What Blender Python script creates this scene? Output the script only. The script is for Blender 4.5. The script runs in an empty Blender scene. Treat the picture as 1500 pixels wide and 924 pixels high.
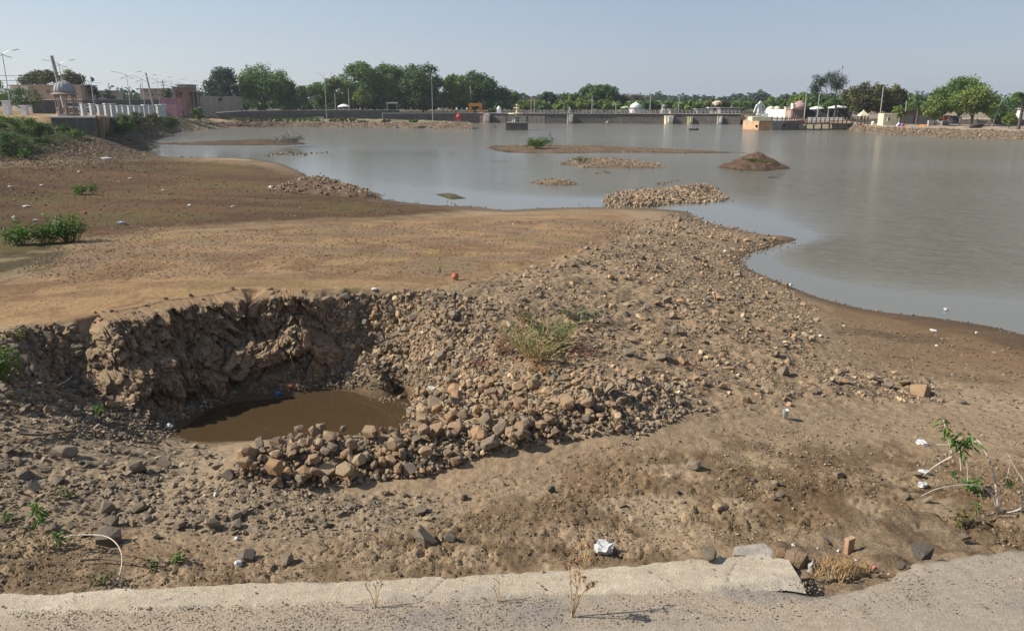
import bpy, bmesh, math, random, zlib
import numpy as np
from mathutils import Vector, Matrix
# ---------------------------------------------------------------- camera, sky, sun, exposure
SC = bpy.context.scene
COL = SC.collection
F, CX, CY = 1155.0, 750.0, 462.0          # focal length and centre in photograph pixels
CAMZ = 6.0                                # metres above the lake
PITCH = math.atan(312 / F)
cp, sp = math.cos(PITCH), math.sin(PITCH)
cam = bpy.data.objects.new('camera', bpy.data.cameras.new('camera'))
COL.objects.link(cam)
cam.location = (0, 0, CAMZ)
cam.rotation_euler = (math.pi / 2 - PITCH, 0, 0)
cam.data.sensor_width = 36
cam.data.lens = 36 * F / 1500
cam.data.clip_start = 0.1
cam.data.clip_end = 12000
SC.camera = cam
SUN_DIR = Vector((-0.94, -0.06, 0.74)).normalized()     # towards the sun
sun_el = math.asin(SUN_DIR.z)
sun_az = math.atan2(SUN_DIR.x, SUN_DIR.y)
W = bpy.data.worlds.new('World'); SC.world = W; W.use_nodes = True
nt = W.node_tree
bg = nt.nodes['Background']
sky = nt.nodes.new('ShaderNodeTexSky'); sky.sky_type = 'NISHITA'; sky.sun_disc = False
sky.sun_elevation = sun_el; sky.sun_rotation = sun_az
sky.air_density = 1.0; sky.dust_density = 1.0; sky.ozone_density = 1.0; sky.altitude = 0
bg.inputs[1].default_value = SKY_STRENGTH = 0.12
def sky_nodes():
    """hazy dry-season sky: the Nishita sky under a pale dust veil that is thicker near the horizon and towards the sun"""
    n, l = nt.nodes, nt.links
    tc = n.new('ShaderNodeTexCoord'); sx = n.new('ShaderNodeSeparateXYZ'); l.new(tc.outputs['Generated'], sx.inputs[0])
    dt = n.new('ShaderNodeVectorMath'); dt.operation = 'DOT_PRODUCT'; dt.inputs[1].default_value = Vector((SUN_DIR.x, SUN_DIR.y, 0)).normalized()
    l.new(tc.outputs['Generated'], dt.inputs[0])
    def ramp(stops):
        mr = n.new('ShaderNodeMapRange'); mr.inputs[1].default_value = -.05; mr.inputs[2].default_value = 1; l.new(sx.outputs[2], mr.inputs[0])
        cr = n.new('ShaderNodeValToRGB'); e = cr.color_ramp.elements
        for k, (z, c) in enumerate(stops):
            q = e[k] if k < 2 else e.new(.5)
            q.position = (z + .05) / 1.05; q.color = (*c, 1)
        l.new(mr.outputs[0], cr.inputs[0]); return cr.outputs[0]
    away = ramp([(-.05, (.37, .42, .50)), (1., (.15, .22, .36)), (.03, (.37, .425, .515)), (.15, (.30, .375, .52)), (.4, (.22, .295, .43))])
    near = ramp([(-.05, (.66, .70, .72)), (1., (.17, .24, .38)), (.03, (.67, .73, .76)), (.15, (.50, .61, .74)), (.4, (.33, .42, .56))])
    mr = n.new('ShaderNodeMapRange'); mr.inputs[1].default_value = -.25; mr.inputs[2].default_value = .95; l.new(dt.outputs['Value'], mr.inputs[0])
    mx = n.new('ShaderNodeMix'); mx.data_type = 'RGBA'; l.new(mr.outputs[0], mx.inputs[0]); l.new(away, mx.inputs[6]); l.new(near, mx.inputs[7])
    sc = n.new('ShaderNodeVectorMath'); sc.operation = 'SCALE'; sc.inputs['Scale'].default_value = .78 / SKY_STRENGTH; l.new(mx.outputs[2], sc.inputs[0])
    m2 = n.new('ShaderNodeMix'); m2.data_type = 'RGBA'; m2.inputs[0].default_value = .85
    l.new(sky.outputs[0], m2.inputs[6]); l.new(sc.outputs[0], m2.inputs[7]); l.new(m2.outputs[2], bg.inputs[0])
sky_nodes()
sl = bpy.data.lights.new('sun', 'SUN'); sl.energy = 5.0; sl.angle = math.radians(0.5); sl.color = (1, .95, .87)
so = bpy.data.objects.new('sun', sl); COL.objects.link(so)
so.rotation_euler = SUN_DIR.to_track_quat('Z', 'Y').to_euler(); so.location = (-40, 20, 60)
SC.view_settings.view_transform = 'Standard'; SC.view_settings.look = 'None'
SC.view_settings.exposure = 0.5; SC.view_settings.gamma = 1.0
R = random.Random(7); RN = np.random.default_rng(11)
# ---------------------------------------------------------------- pixel to place
def ray(u, v):
    x = (u - CX) / F; y = (CY - v) / F
    return x, cp + y * sp, -sp + y * cp
def P(u, v, z):
    d = ray(u, v); t = (z - CAMZ) / d[2]
    return Vector((d[0] * t, d[1] * t, z))
def PY(u, v, Y):
    d = ray(u, v); t = Y / d[1]
    return Vector((d[0] * t, Y, CAMZ + d[2] * t))
def AT(u, Y, z):
    return Vector(((u - CX) / F * (Y * cp + (CAMZ - z) * sp), Y, z))
def MP(Y): return (Y * cp) / F * 1.01             # metres per photograph pixel at depth Y
# ---------------------------------------------------------------- noise
def h2(ix, iy, s=0):
    n = (ix.astype(np.int64) * 374761393 + iy.astype(np.int64) * 668265263 + s * 1442695041) & 0xffffffff
    n = ((n ^ (n >> 13)) * 1274126177) & 0xffffffff
    n = (n ^ (n >> 16)) & 0xffffffff
    return n.astype(np.float64) / 4294967295.0
def vn(x, y, s=0):
    ix, iy = np.floor(x), np.floor(y); fx, fy = x - ix, y - iy
    fx = fx * fx * fx * (fx * (fx * 6 - 15) + 10); fy = fy * fy * fy * (fy * (fy * 6 - 15) + 10)
    a = h2(ix, iy, s); b = h2(ix + 1, iy, s); c = h2(ix, iy + 1, s); d = h2(ix + 1, iy + 1, s)
    return (a + (b - a) * fx) * (1 - fy) + (c + (d - c) * fx) * fy
def fbm(x, y, o=4, s=0, g=.5):
    r = 0; a = 1; t = 0; c, q = .8, .6
    for k in range(o):
        r = r + a * vn(x, y, s + k * 17); t += a; a *= g
        x, y = 2.03 * (c * x - q * y) + 3.1, 2.03 * (q * x + c * y) + 7.7
    return r / t - .5
def voro(x, y, s=0):
    ix, iy = np.floor(x), np.floor(y)
    f1 = np.full(x.shape, 9.); f2 = np.full(x.shape, 9.); cid = np.zeros(x.shape)
    for dx in (-1, 0, 1):
        for dy in (-1, 0, 1):
            cx, cy = ix + dx, iy + dy
            d = np.hypot(cx + h2(cx, cy, s) - x, cy + h2(cx, cy, s + 5) - y)
            m = d < f1
            f2 = np.where(m, f1, np.minimum(f2, d)); cid = np.where(m, h2(cx, cy, s + 9), cid); f1 = np.where(m, d, f1)
    return f1, f2, cid
def sst(a, b, x):
    t = np.clip((x - a) / (b - a), 0, 1); return t * t * (3 - 2 * t)
# ---------------------------------------------------------------- materials
MATS = {}
def mk(name):
    m = bpy.data.materials.new(name); m.use_nodes = True; MATS[name] = m
    n = m.node_tree.nodes; return m, n, m.node_tree.links, n['Principled BSDF']
def noise_col(n, l, scale, lo, hi, detail=6, coord='Object', rough=.6):
    tc = n.new('ShaderNodeTexCoord'); tx = n.new('ShaderNodeTexNoise')
    tx.inputs['Scale'].default_value = scale; tx.inputs['Detail'].default_value = detail; tx.inputs['Roughness'].default_value = rough
    l.new(tc.outputs[coord], tx.inputs['Vector'])
    mr = n.new('ShaderNodeMapRange'); mr.inputs[1].default_value = .3; mr.inputs[2].default_value = .7
    mr.inputs[3].default_value = lo; mr.inputs[4].default_value = hi
    l.new(tx.outputs[0], mr.inputs[0]); return mr.outputs[0], tx
def mulcol(n, l, col, fac):
    mx = n.new('ShaderNodeMix'); mx.data_type = 'RGBA'; mx.blend_type = 'MULTIPLY'; mx.inputs[0].default_value = 1
    l.new(fac, mx.inputs[7])
    if isinstance(col, tuple): mx.inputs[6].default_value = (*col, 1)
    else: l.new(col, mx.inputs[6])
    return mx.outputs[2]
def simple(name, col, rough=.85, var=.25, scale=3., bump=0., metal=0., spec=.3, tint=False):
    m, n, l, b = mk(name)
    b.inputs['Roughness'].default_value = rough; b.inputs['Metallic'].default_value = metal
    b.inputs['Specular IOR Level'].default_value = spec
    c = col
    if tint:
        at = n.new('ShaderNodeAttribute'); at.attribute_name = 'tint'
        c = mulcol(n, l, at.outputs['Color'], n_const(n, col))
    f, tx = noise_col(n, l, scale, 1 - var, 1 + var)
    l.new(mulcol(n, l, c, f), b.inputs['Base Color'])
    if bump:
        bp = n.new('ShaderNodeBump'); bp.inputs['Strength'].default_value = bump; bp.inputs['Distance'].default_value = .02
        l.new(tx.outputs[0], bp.inputs['Height']); l.new(bp.outputs[0], b.inputs['Normal'])
    return m
def n_const(n, col):
    r = n.new('ShaderNodeRGB'); r.outputs[0].default_value = (*col, 1); return r.outputs[0]
def ground_mat(name, wet=False):
    m, n, l, b = mk(name)
    at = n.new('ShaderNodeAttribute'); at.attribute_name = 'tint'
    f1, t1 = noise_col(n, l, 9, .72, 1.28, 8, rough=.7)
    f2, t2 = noise_col(n, l, 70, .68, 1.32, 4, rough=.7)
    c = mulcol(n, l, mulcol(n, l, at.outputs['Color'], f1), f2)
    l.new(c, b.inputs['Base Color'])
    l.new(at.outputs['Alpha'], b.inputs['Roughness'])
    b.inputs['Specular IOR Level'].default_value = .04
    ad = n.new('ShaderNodeMath'); ad.operation = 'MULTIPLY_ADD'; ad.inputs[1].default_value = .35
    l.new(t2.outputs[0], ad.inputs[0]); l.new(t1.outputs[0], ad.inputs[2])
    bp = n.new('ShaderNodeBump'); bp.inputs['Strength'].default_value = .7; bp.inputs['Distance'].default_value = .06
    l.new(ad.outputs[0], bp.inputs['Height']); l.new(bp.outputs[0], b.inputs['Normal'])
    return m
def stone_mat(name, cols):
    """colour picked per object, or from the tint attribute when joined"""
    m, n, l, b = mk(name)
    b.inputs['Roughness'].default_value = .9; b.inputs['Specular IOR Level'].default_value = .08
    if cols is None:
        at = n.new('ShaderNodeAttribute'); at.attribute_name = 'tint'; c = at.outputs['Color']
    else:
        oi = n.new('ShaderNodeObjectInfo'); cr = n.new('ShaderNodeValToRGB')
        cr.color_ramp.elements[0].color = (*cols[0], 1); cr.color_ramp.elements[1].color = (*cols[-1], 1)
        for k in range(1, len(cols) - 1):
            e = cr.color_ramp.elements.new(k / (len(cols) - 1)); e.color = (*cols[k], 1)
        l.new(oi.outputs['Random'], cr.inputs[0]); c = cr.outputs[0]
    f, tx = noise_col(n, l, 14, .7, 1.25, 8, rough=.7)
    l.new(mulcol(n, l, c, f), b.inputs['Base Color'])
    bp = n.new('ShaderNodeBump'); bp.inputs['Strength'].default_value = .8; bp.inputs['Distance'].default_value = .03
    l.new(tx.outputs[0], bp.inputs['Height']); l.new(bp.outputs[0], b.inputs['Normal'])
    return m
def leaf_mat(name, col, trans=.3):
    m, n, l, b = mk(name)
    at = n.new('ShaderNodeAttribute'); at.attribute_name = 'tint'
    c = mulcol(n, l, at.outputs['Color'], n_const(n, col))
    l.new(c, b.inputs['Base Color']); b.inputs['Roughness'].default_value = .6; b.inputs['Specular IOR Level'].default_value = .25
    tr = n.new('ShaderNodeBsdfTranslucent'); l.new(c, tr.inputs['Color'])
    mx = n.new('ShaderNodeMixShader'); mx.inputs[0].default_value = trans
    l.new(b.outputs[0], mx.inputs[1]); l.new(tr.outputs[0], mx.inputs[2])
    l.new(mx.outputs[0], n['Material Output'].inputs['Surface']); return m
# ---------------------------------------------------------------- object helpers
def tag(o, label=None, cat=None, group=None, kind=None):
    for k, v in (('label', label), ('category', cat), ('group', group), ('kind', kind)):
        if v: o[k] = v
    return o
def mesh_np(name, verts, faces, mat, tint=None, smooth=False, parent=None):
    """faces: (n,3) or (n,4) int array"""
    me = bpy.data.meshes.new(name); verts = np.asarray(verts, dtype=np.float32); faces = np.asarray(faces, dtype=np.int32)
    k = faces.shape[1]
    me.vertices.add(len(verts)); me.vertices.foreach_set('co', verts.ravel())
    me.loops.add(faces.size); me.loops.foreach_set('vertex_index', faces.ravel())
    me.polygons.add(len(faces)); me.polygons.foreach_set('loop_start', np.arange(0, faces.size, k, dtype=np.int32))
    me.polygons.foreach_set('use_smooth', np.full(len(faces), smooth))
    me.update(calc_edges=True); me.validate()
    if tint is not None:
        a = me.attributes.new('tint', 'FLOAT_COLOR', 'POINT'); tint = np.asarray(tint, dtype=np.float32)
        if tint.shape[1] == 3: tint = np.hstack([tint, np.ones((len(tint), 1), np.float32)])
        a.data.foreach_set('color', tint.ravel())
    if mat is not None: me.materials.append(mat)
    o = bpy.data.objects.new(name, me); COL.objects.link(o)
    if parent is not None: o.parent = parent
    return o
def empty(name, loc, rz=0., label=None, cat=None, group=None):
    o = bpy.data.objects.new(name, None); COL.objects.link(o); o.location = loc; o.rotation_euler = (0, 0, rz)
    o.empty_display_size = .2
    return tag(o, label, cat, group)
def copy_tree(o, parent=None):
    c = o.copy(); COL.objects.link(c); c.parent = parent
    for ch in list(o.children): copy_tree(ch, c)
    return c
class MB:
    """collects simple solids, links them as one mesh object"""
    def __init__(s): s.v = []; s.f = []
    def add(s, vs, fs):
        o = len(s.v); s.v += [tuple(x) for x in vs]; s.f += [tuple(i + o for i in f) for f in fs]; return s
    def box(s, c, d, rz=0., m=None, taper=1.):
        x, y, z = d[0] / 2, d[1] / 2, d[2] / 2; vs = []
        for k, q in ((-1, 1.), (1, taper)):
            for a, b in ((-1, -1), (1, -1), (1, 1), (-1, 1)):
                p = Vector((a * x * q, b * y * q, k * z))
                if m is not None: p = m @ p
                elif rz: p = Matrix.Rotation(rz, 3, 'Z') @ p
                vs.append(p + Vector(c))
        return s.add(vs, [(3, 2, 1, 0), (4, 5, 6, 7), (0, 1, 5, 4), (1, 2, 6, 5), (2, 3, 7, 6), (3, 0, 4, 7)])
    def bar(s, a, b, w, h=None):
        a, b = Vector(a), Vector(b); d = b - a
        return s.box((a + b) / 2, (w, h or w, d.length), m=d.to_track_quat('Z', 'Y').to_matrix())
    def tube(s, pts, rad, n=6, cap=True):
        pts = [Vector(p) for p in pts]; k = len(pts); rad = rad if isinstance(rad, (list, tuple)) else [rad] * k
        vs = []; fs = []; up = Vector((0, 0, 1))
        for i, p in enumerate(pts):
            t = (pts[min(i + 1, k - 1)] - pts[max(i - 1, 0)]).normalized()
            a = t.cross(up if abs(t.z) < .9 else Vector((1, 0, 0))).normalized(); b = t.cross(a)
            for j in range(n):
                q = 2 * math.pi * j / n; vs.append(p + (a * math.cos(q) + b * math.sin(q)) * rad[i])
        for i in range(k - 1):
            for j in range(n): fs.append((i * n + j, i * n + (j + 1) % n, (i + 1) * n + (j + 1) % n, (i + 1) * n + j))
        if cap: fs += [tuple(range(n))[::-1], tuple((k - 1) * n + j for j in range(n))]
        return s.add(vs, fs)
    def lathe(s, c, prof, n=12, a0=0.):
        c = Vector(c); vs = []; fs = []; k = len(prof)
        for r, z in prof:
            for j in range(n):
                q = a0 + 2 * math.pi * j / n; vs.append(c + Vector((r * math.cos(q), r * math.sin(q), z)))
        for i in range(k - 1):
            for j in range(n): fs.append((i * n + j, i * n + (j + 1) % n, (i + 1) * n + (j + 1) % n, (i + 1) * n + j))
        fs += [tuple(range(n))[::-1], tuple((k - 1) * n + j for j in range(n))]
        return s.add(vs, fs)
    def prism(s, poly, z0, z1):
        n = len(poly); vs = [(x, y, z0) for x, y in poly] + [(x, y, z1) for x, y in poly]
        return s.add(vs, [tuple(range(n))[::-1], tuple(range(n, 2 * n))] + [(i, (i + 1) % n, (i + 1) % n + n, i + n) for i in range(n)])
    def build(s, name, mat, parent=None, smooth=False):
        me = bpy.data.meshes.new(name); me.from_pydata(s.v, [], s.f, shade_flat=not smooth)
        bm = bmesh.new(); bm.from_mesh(me); bmesh.ops.recalc_face_normals(bm, faces=bm.faces); bm.to_mesh(me); bm.free()
        if mat is not None: me.materials.append(mat)
        o = bpy.data.objects.new(name, me); COL.objects.link(o)
        if parent is not None: o.parent = parent
        return o
# ---------------------------------------------------------------- lakebed height field
SHORE = [(1700,545),(1600,518),(1500,490),(1440,476),(1350,463),(1280,455),(1200,436),(1150,416),(1105,398),(1088,386),(1098,371),(1130,362),(1166,353),(1120,344),
 (1060,332),(1022,321),(1005,310),(960,306),(885,304),(800,305),(740,308),(690,302),(640,301),(580,295),(552,291),(560,285),(520,277),(480,271),(455,262),
 (445,255),(425,246),(390,236),(350,232),(290,231),(232,228),(216,222),(228,215),(214,206),(240,196),(290,190),(350,187),(430,185)]
WATER_IN = [(1300,300),(1300,240),(1000,200),(800,200),(600,215),(450,200),(330,200),(1480,400),(700,260),(850,285),(600,270),(1150,270),(1300,410),(300,205),
 (1500,300),(1650,420),(1400,350),(1200,395),(1000,265),(1500,230),(700,190),(560,192),(260,205),(245,212),(280,200),(360,195),(400,195),(300,214),(350,213),(270,222),(420,212),(300,225),(250,219)]
SHARED = [(u, v, 0.) for u, v in SHORE] + [(u, v, -1.) for u, v in WATER_IN] + [
 (1700,640,.5),(1700,800,1.),(1500,650,.8),(1400,580,.5),(1300,530,.35),(1480,550,.28),(1200,500,.6),(1150,450,.5),(1100,420,.4),(1080,350,.3),(1000,340,.42),
 (1000,450,1.2),(900,420,1.45),(1000,520,1.2),(1100,480,.95),(1100,560,1.0),(950,380,1.15),(1050,420,.75),(880,320,.35),(800,450,1.65),(900,480,1.4),
 (1200,600,.9),(1300,700,.95),(820,400,1.5)]
U_ONLY = [(-300,500,2.),(-150,485,2.),(0,480,1.95),(100,470,2.),(250,442,2.05),(370,428,2.05),(450,425,2.),(600,422,1.95),(700,415,1.8),(300,380,1.8),(0,430,1.95),
 (100,380,1.75),(500,370,1.6),(700,370,1.3),(850,350,.95),(550,330,.95),(700,330,.75),(300,335,1.25),(150,345,1.35),(0,350,1.4),(0,320,1.1),(200,310,.9),(400,318,.85),(480,316,.75),(650,318,.45),
 (300,290,.7),(100,290,.95),(450,300,.5),(0,270,1.2),(150,250,.7),(250,245,.35),(370,250,.3),(100,225,.9),(230,238,.4),(280,238,.38),(330,240,.36),(195,236,.45),(0,235,1.4),(200,215,.4),
 (0,205,2.9),(60,200,2.6),(130,203,1.5),(-150,220,3.)]
U_FAR = [(170,106,.9),(170,114,2.4),(200,118,.9),(200,130,1.8),(200,138,2.8),(228,140,.7),(228,158,1.9),(250,168,.6),(250,182,2.1),(300,190,.55),(300,202,1.7),(350,203,.5),(145,96,2.),(60,93,3.2),(60,97,3.6),(0,92,3.6),(0,99,4.2),(-150,92,4.),(-150,98,4.3),(-300,90,4.2)]
L_ONLY = [(-300,860,1.5),(0,850,1.3),(250,840,1.2),(600,800,1.05),(900,790,1.),(1200,770,1.),(1500,760,1.),(0,720,1.15),(200,690,.95),(300,668,.5),(100,625,.95),(0,590,1.35),
 (-200,560,1.6),(240,612,.3),(250,628,.13),(310,648,.14),(340,622,-.05),(350,580,.16),(450,572,.13),(600,572,.13),(618,580,.25),(420,612,-.16),(520,595,-.12),(580,582,-.05),(450,640,.3),
 (440,548,.45),(560,548,.5),(640,540,.75),(700,560,.85),(650,500,1.2),(720,470,1.5),(620,465,1.3),(700,690,1.),(500,730,1.),(850,640,1.),(400,700,.9),(900,600,1.05),(180,600,.55),(300,575,.25),(550,475,1.0),(400,500,.5),(480,500,.7)]
def tps(ctrl, far=()):
    w = np.array([[p.x / p.y, math.log(p.y)] for p in [P(u, v, z) for u, v, z in ctrl] + [AT(u, Y, z) for u, Y, z in far]]); z = np.array([c[2] for c in ctrl + list(far)])
    n = len(w); r2 = ((w[:, None] - w[None]) ** 2).sum(-1)
    A = np.zeros((n + 3, n + 3)); A[:n, :n] = .5 * r2 * np.log(r2 + 1e-12) + np.eye(n) * 2e-4
    A[:n, n] = A[n, :n] = 1; A[:n, n + 1:] = w; A[n + 1:, :n] = w.T
    s = np.linalg.solve(A, np.concatenate([z, np.zeros(3)]))
    def f(X, Y):
        a = X / Y; b = np.log(Y); r = s[n] + s[n + 1] * a + s[n + 2] * b
        for k in range(n):
            d = (a - w[k, 0]) ** 2 + (b - w[k, 1]) ** 2 + 1e-12; r = r + s[k] * .5 * d * np.log(d)
        return r
    return f
fU, fL = tps(SHARED + U_ONLY, U_FAR), tps(SHARED + L_ONLY)
RIM_PX = [(-250,512),(-60,508),(30,492),(75,482),(120,476),(170,466),(215,458),(255,449),(300,443),(335,438),(368,430),(385,436),(410,433),(450,431),(500,431),(545,429),(600,430),(650,433)]
RIM = [P(u, v, 2.0) for u, v in RIM_PX] + [P(720, 448, 1.75), P(800, 475, 1.55), P(900, 540, 1.2), P(1000, 620, 1.), P(1500, 700, .8)]
RIMW = [2.8, 2.4, 1.7, 1.0, .55, .5, .45, .45, .45, .45, .45, .45, .5, .55, .7, .9, 1.3, 2., 2.6, 3, 3, 3, 3]
def rim_dist(X, Y, pts=RIM, wid=RIMW):
    best = np.full(X.shape, 1e9); sgn = np.ones(X.shape); bq = np.zeros(X.shape); wd = np.ones(X.shape)
    for i in range(len(pts) - 1):
        ax, ay, bx, by = pts[i].x, pts[i].y, pts[i + 1].x, pts[i + 1].y
        dx, dy = bx - ax, by - ay; L2 = dx * dx + dy * dy
        t = np.clip(((X - ax) * dx + (Y - ay) * dy) / L2, 0, 1)
        ex, ey = X - ax - t * dx, Y - ay - t * dy; d = np.hypot(ex, ey)
        q = np.abs(dx * ey - dy * ex) / (math.sqrt(L2) * d + 1e-9); m = (d < best - 1e-7) | ((np.abs(d - best) <= 1e-7) & (q > bq)); bq = np.where(m, q, bq)
        best = np.where(m, d, best); sgn = np.where(m, np.sign(dx * ey - dy * ex), sgn); wd = np.where(m, wid[i] + (wid[i + 1] - wid[i]) * t, wd)
    return best * sgn, wd
PILE = [P(375, 690, 1.), P(480, 660, 1.1), P(620, 640, 1.2), P(750, 625, 1.2), P(850, 610, 1.2), P(915, 600, 1.1)]
def line_d(X, Y, pts):
    best = np.full(X.shape, 1e9)
    for a, b in zip(pts[:-1], pts[1:]):
        dx, dy = b.x - a.x, b.y - a.y; t = np.clip(((X - a.x) * dx + (Y - a.y) * dy) / (dx * dx + dy * dy), 0, 1)
        best = np.minimum(best, np.hypot(X - a.x - t * dx, Y - a.y - t * dy))
    return best
def in_poly(U, V, poly):
    r = np.zeros(U.shape, bool); n = len(poly)
    for i in range(n):
        (x1, y1), (x2, y2) = poly[i], poly[(i + 1) % n]
        c = ((y1 > V) != (y2 > V)) & (U < (x2 - x1) * (V - y1) / (y2 - y1 + 1e-9) + x1); r ^= c
    return r
rows = [np.arange(5.2, 7.0, .04), np.arange(7.0, 19.0, .031)]
y = 19.0; far = []
while y < 215: far.append(y); y += .0000125 * y ** 2 * 8 + .022
rows = np.concatenate(rows + [np.array(far)])
SC_ = np.linspace(-.80, .80, 601)
NR, NS = len(rows), len(SC_)
GY = np.repeat(rows[:, None], NS, 1); GX = GY * SC_[None]
# pixel of each ground point, only used to look up which patch of ground it belongs to
def to_px(X, Y, Z):
    dep = Y * cp + (CAMZ - Z) * sp; up = Y * sp - (CAMZ - Z) * cp
    return CX + F * X / dep, CY - F * up / dep
dR, wR = rim_dist(GX, GY)
dRn = dR + fbm(GX * 1.3, GY * 1.3, 3, 5) * np.where(wR < .6, .08, .3)
wq = sst(.6, 2.2, wR); mixU = sst(-.1 - .9 * wq, .95 - .55 * wq, dRn / wR)
HU, HL = fU(GX, GY), fL(GX, GY)
H = HL + (HU - HL) * mixU
H += .42 * np.exp(-(line_d(GX, GY, PILE) / .75) ** 2)
# the land that rises round the lake starts along this line: (photograph column, distance, height)
EDGE = [(-700,92,4.4),(-300,96,4.4),(0,100,4.4),(60,97,4.3),(150,98,4.3),(165,119,3.9),(200,141,3.4),(250,186,2.8),(300,205,2.2),(330,213,2.),(420,238,2.4),(580,250,2.7),(700,252,2.75),(900,242,2.75),(1085,232,2.75),
 (1130,205,2.2),(1245,182,2.),(1262,180,1.5),(1310,174,1.3),(1400,168,1.3),(1500,160,1.3),(1700,145,1.3),(2200,110,1.3)]
_e = [AT(*q) for q in EDGE]; EY = np.interp(GX / GY, [p.x / p.y for p in _e], [p.y for p in _e]); EZ = np.interp(GX / GY, [p.x / p.y for p in _e], [p.z for p in _e])
UE = np.interp(GX / GY, [p.x / p.y for p in _e], [q[0] for q in EDGE]); ramp_ = np.clip(1 - (EY + .8 - GY) / np.interp(UE, [150, 200, 250, 340], [6, 11, 16, 14]), 0, 1)
H = np.where((UE > 151) & (UE < 345) & (GY < EY + 2), np.maximum(H, H + (EZ - .12 - H) * ramp_ ** 1.3), H)
LAND = sst(.0, .25, H)
# patches of the ground
PU, PV = to_px(GX, GY, H)
def patch(poly, soft=14, wob=18, s=3):
    w = fbm(GX * .9, GY * .9, 3, s) * wob * 2; w2 = fbm(GX * .9 + 50, GY * .9, 3, s) * wob
    acc = 0
    for k in range(5):
        a = k * 2 * math.pi / 5; acc = acc + in_poly(PU + w + soft * math.cos(a), PV + w2 * .6 + soft * .5 * math.sin(a), poly)
    return acc / 5.
R_RUBBLE = [(420,438),(560,428),(660,420),(800,382),(940,330),(1020,320),(1150,352),(1100,372),(1092,390),(1150,420),(1200,450),(1190,520),(1380,560),(1390,592),(1200,588),(1010,612),(940,600),(880,560),(700,560),(620,572),(560,560),(440,548)]
R_LEFT = [(-300,590),(0,590),(120,600),(230,612),(300,650),(350,690),(480,725),(640,720),(650,765),(430,790),(250,775),(120,770),(-300,800)]
R_PLAT = [(-300,480),(0,478),(120,470),(260,442),(370,424),(640,422),(820,380),(940,330),(900,312),(560,322),(420,330),(240,335),(120,360),(40,410),(-300,420)]
R_DARK = [(-300,380),(40,370),(130,350),(260,333),(420,325),(560,320),(700,310),(640,302),(550,292),(520,278),(440,258),(380,240),(230,232),(100,240),(-300,250)]
R_PITF = [(120,560),(240,606),(350,560),(440,540),(640,530),(625,580),(560,600),(300,655),(200,620)]
rub = patch(R_RUBBLE, 22); lft = patch(R_LEFT, 22, s=13); plat = patch(R_PLAT, 10, 10, s=23); drk = patch(R_DARK, 8, 10, s=33); pitf = patch(R_PITF, 10, 8, s=43)
rough = .35 + .9 * rub + .5 * lft + .6 * pitf - .25 * plat
farfade = np.clip(12 / GY, .12, 1)
n1 = fbm(GX * 1.1, GY * 1.1, 5, 1); n2 = fbm(GX * 6, GY * 6, 4, 2); n3 = fbm(GX * 17, GY * 17, 3, 4)
shoredamp = sst(-.05, .5, H)
H += LAND * shoredamp * (n1 * .22 * rough + np.where(GY < 40, n2 * .09 * rough + n3 * .045 * rough, 0))
f1, f2, cid = voro(GX * 3.3 + n2 * 1.2, GY * 3.3 + n1, 3)
fore = sst(640, 700, PV) * (1 - lft * .5)
H += fore * shoredamp * ((cid - .5) * .02 - .045 * (1 - sst(.0, .12, f2 - f1)) * (n1 > -.05))
e1, e2, ec = voro(GX * 8.5 + n3 * .8, GY * 8.5 + n2, 73); d1, d2, dc = voro(GX * 19 + n3, GY * 19, 75)
H += fore * shoredamp * np.clip(.5 + 3 * n1, .1, 1.2) * ((ec - .5) * .03 + (dc - .5) * .026 - .02 * (1 - sst(0, .15, e2 - e1)))
# trampled dark pockets in the soft ground
pk = np.clip(fbm(GX * 2.2, GY * 2.2, 3, 71) * 3 - .35, 0, 1) * sst(600, 720, PV) * sst(900, 1150, PU * .35 + PV)
H -= pk * .12 * (fbm(GX * 9, GY * 9, 3, 72) + .45)
H += .9 * np.exp(-((GX - 1.18) / .5) ** 2) * 0
# soft scarp at the edge of the grassy terrace
# colours the soil itself has
def lerp(a, b, m): return a + (np.asarray(b) - a) * m[..., None]
T = np.empty(GX.shape + (3,)); T[:] = (.275, .205, .135)
big = fbm(GX * .35, GY * .35, 4, 51)
T = lerp(T, (.33, .255, .17), sst(.0, .25, big))
T = lerp(T, (.095, .062, .036), np.clip(pk * 2.2, 0, 1) * .85)
damp = np.maximum(patch([(930,660),(1130,630),(1300,650),(1500,730),(1550,800),(1100,806),(900,780),(600,800),(560,770),(700,740)], 22, 30, 81), patch([(-60,800),(300,805),(700,790),(1000,790),(1000,830),(500,860),(-60,880)], 18, 16, 85))
T = lerp(T, (.17, .115, .068), sst(-.03, .16, fbm(GX * .8, GY * .8, 5, 52)) * .8 * fore)
T = lerp(T, (.105, .07, .04), damp * sst(-.06, .12, fbm(GX * 2.4, GY * 2.4, 5, 82)) * .62)
T = lerp(T, (.24, .19, .135), lft * .8)
T = lerp(T, (.25, .185, .122), rub * .85)
T = lerp(T, (.17, .125, .085), rub * sst(.0, .2, fbm(GX * 1.2, GY * 1.2, 4, 53)) * .7)
strk = fbm(GX * .25, GY * 1.3, 4, 55)
T = lerp(T, (.295, .193, .104), plat * .92)
T = lerp(T, (.19, .122, .07), plat * sst(-.02, .15, fbm(GX * .4, GY * .7, 5, 55)) * .75)
T = lerp(T, (.20, .142, .098), plat * sst(-.22, .12, fbm(GX * .5, GY * .5, 4, 56)) * sst(432, 385, PV) * .9); T = lerp(T, (.165, .10, .06), plat * sst(.0, .18, fbm(GX * 1.1 + 4, GY * .8, 5, 66)) * .7)
T = lerp(T, (.24, .20, .07), plat * sst(.08, .2, fbm(GX * .5 + 9, GY * .9, 4, 59)) * .25)
T = lerp(T, (.078, .047, .029), drk * .93)
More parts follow.
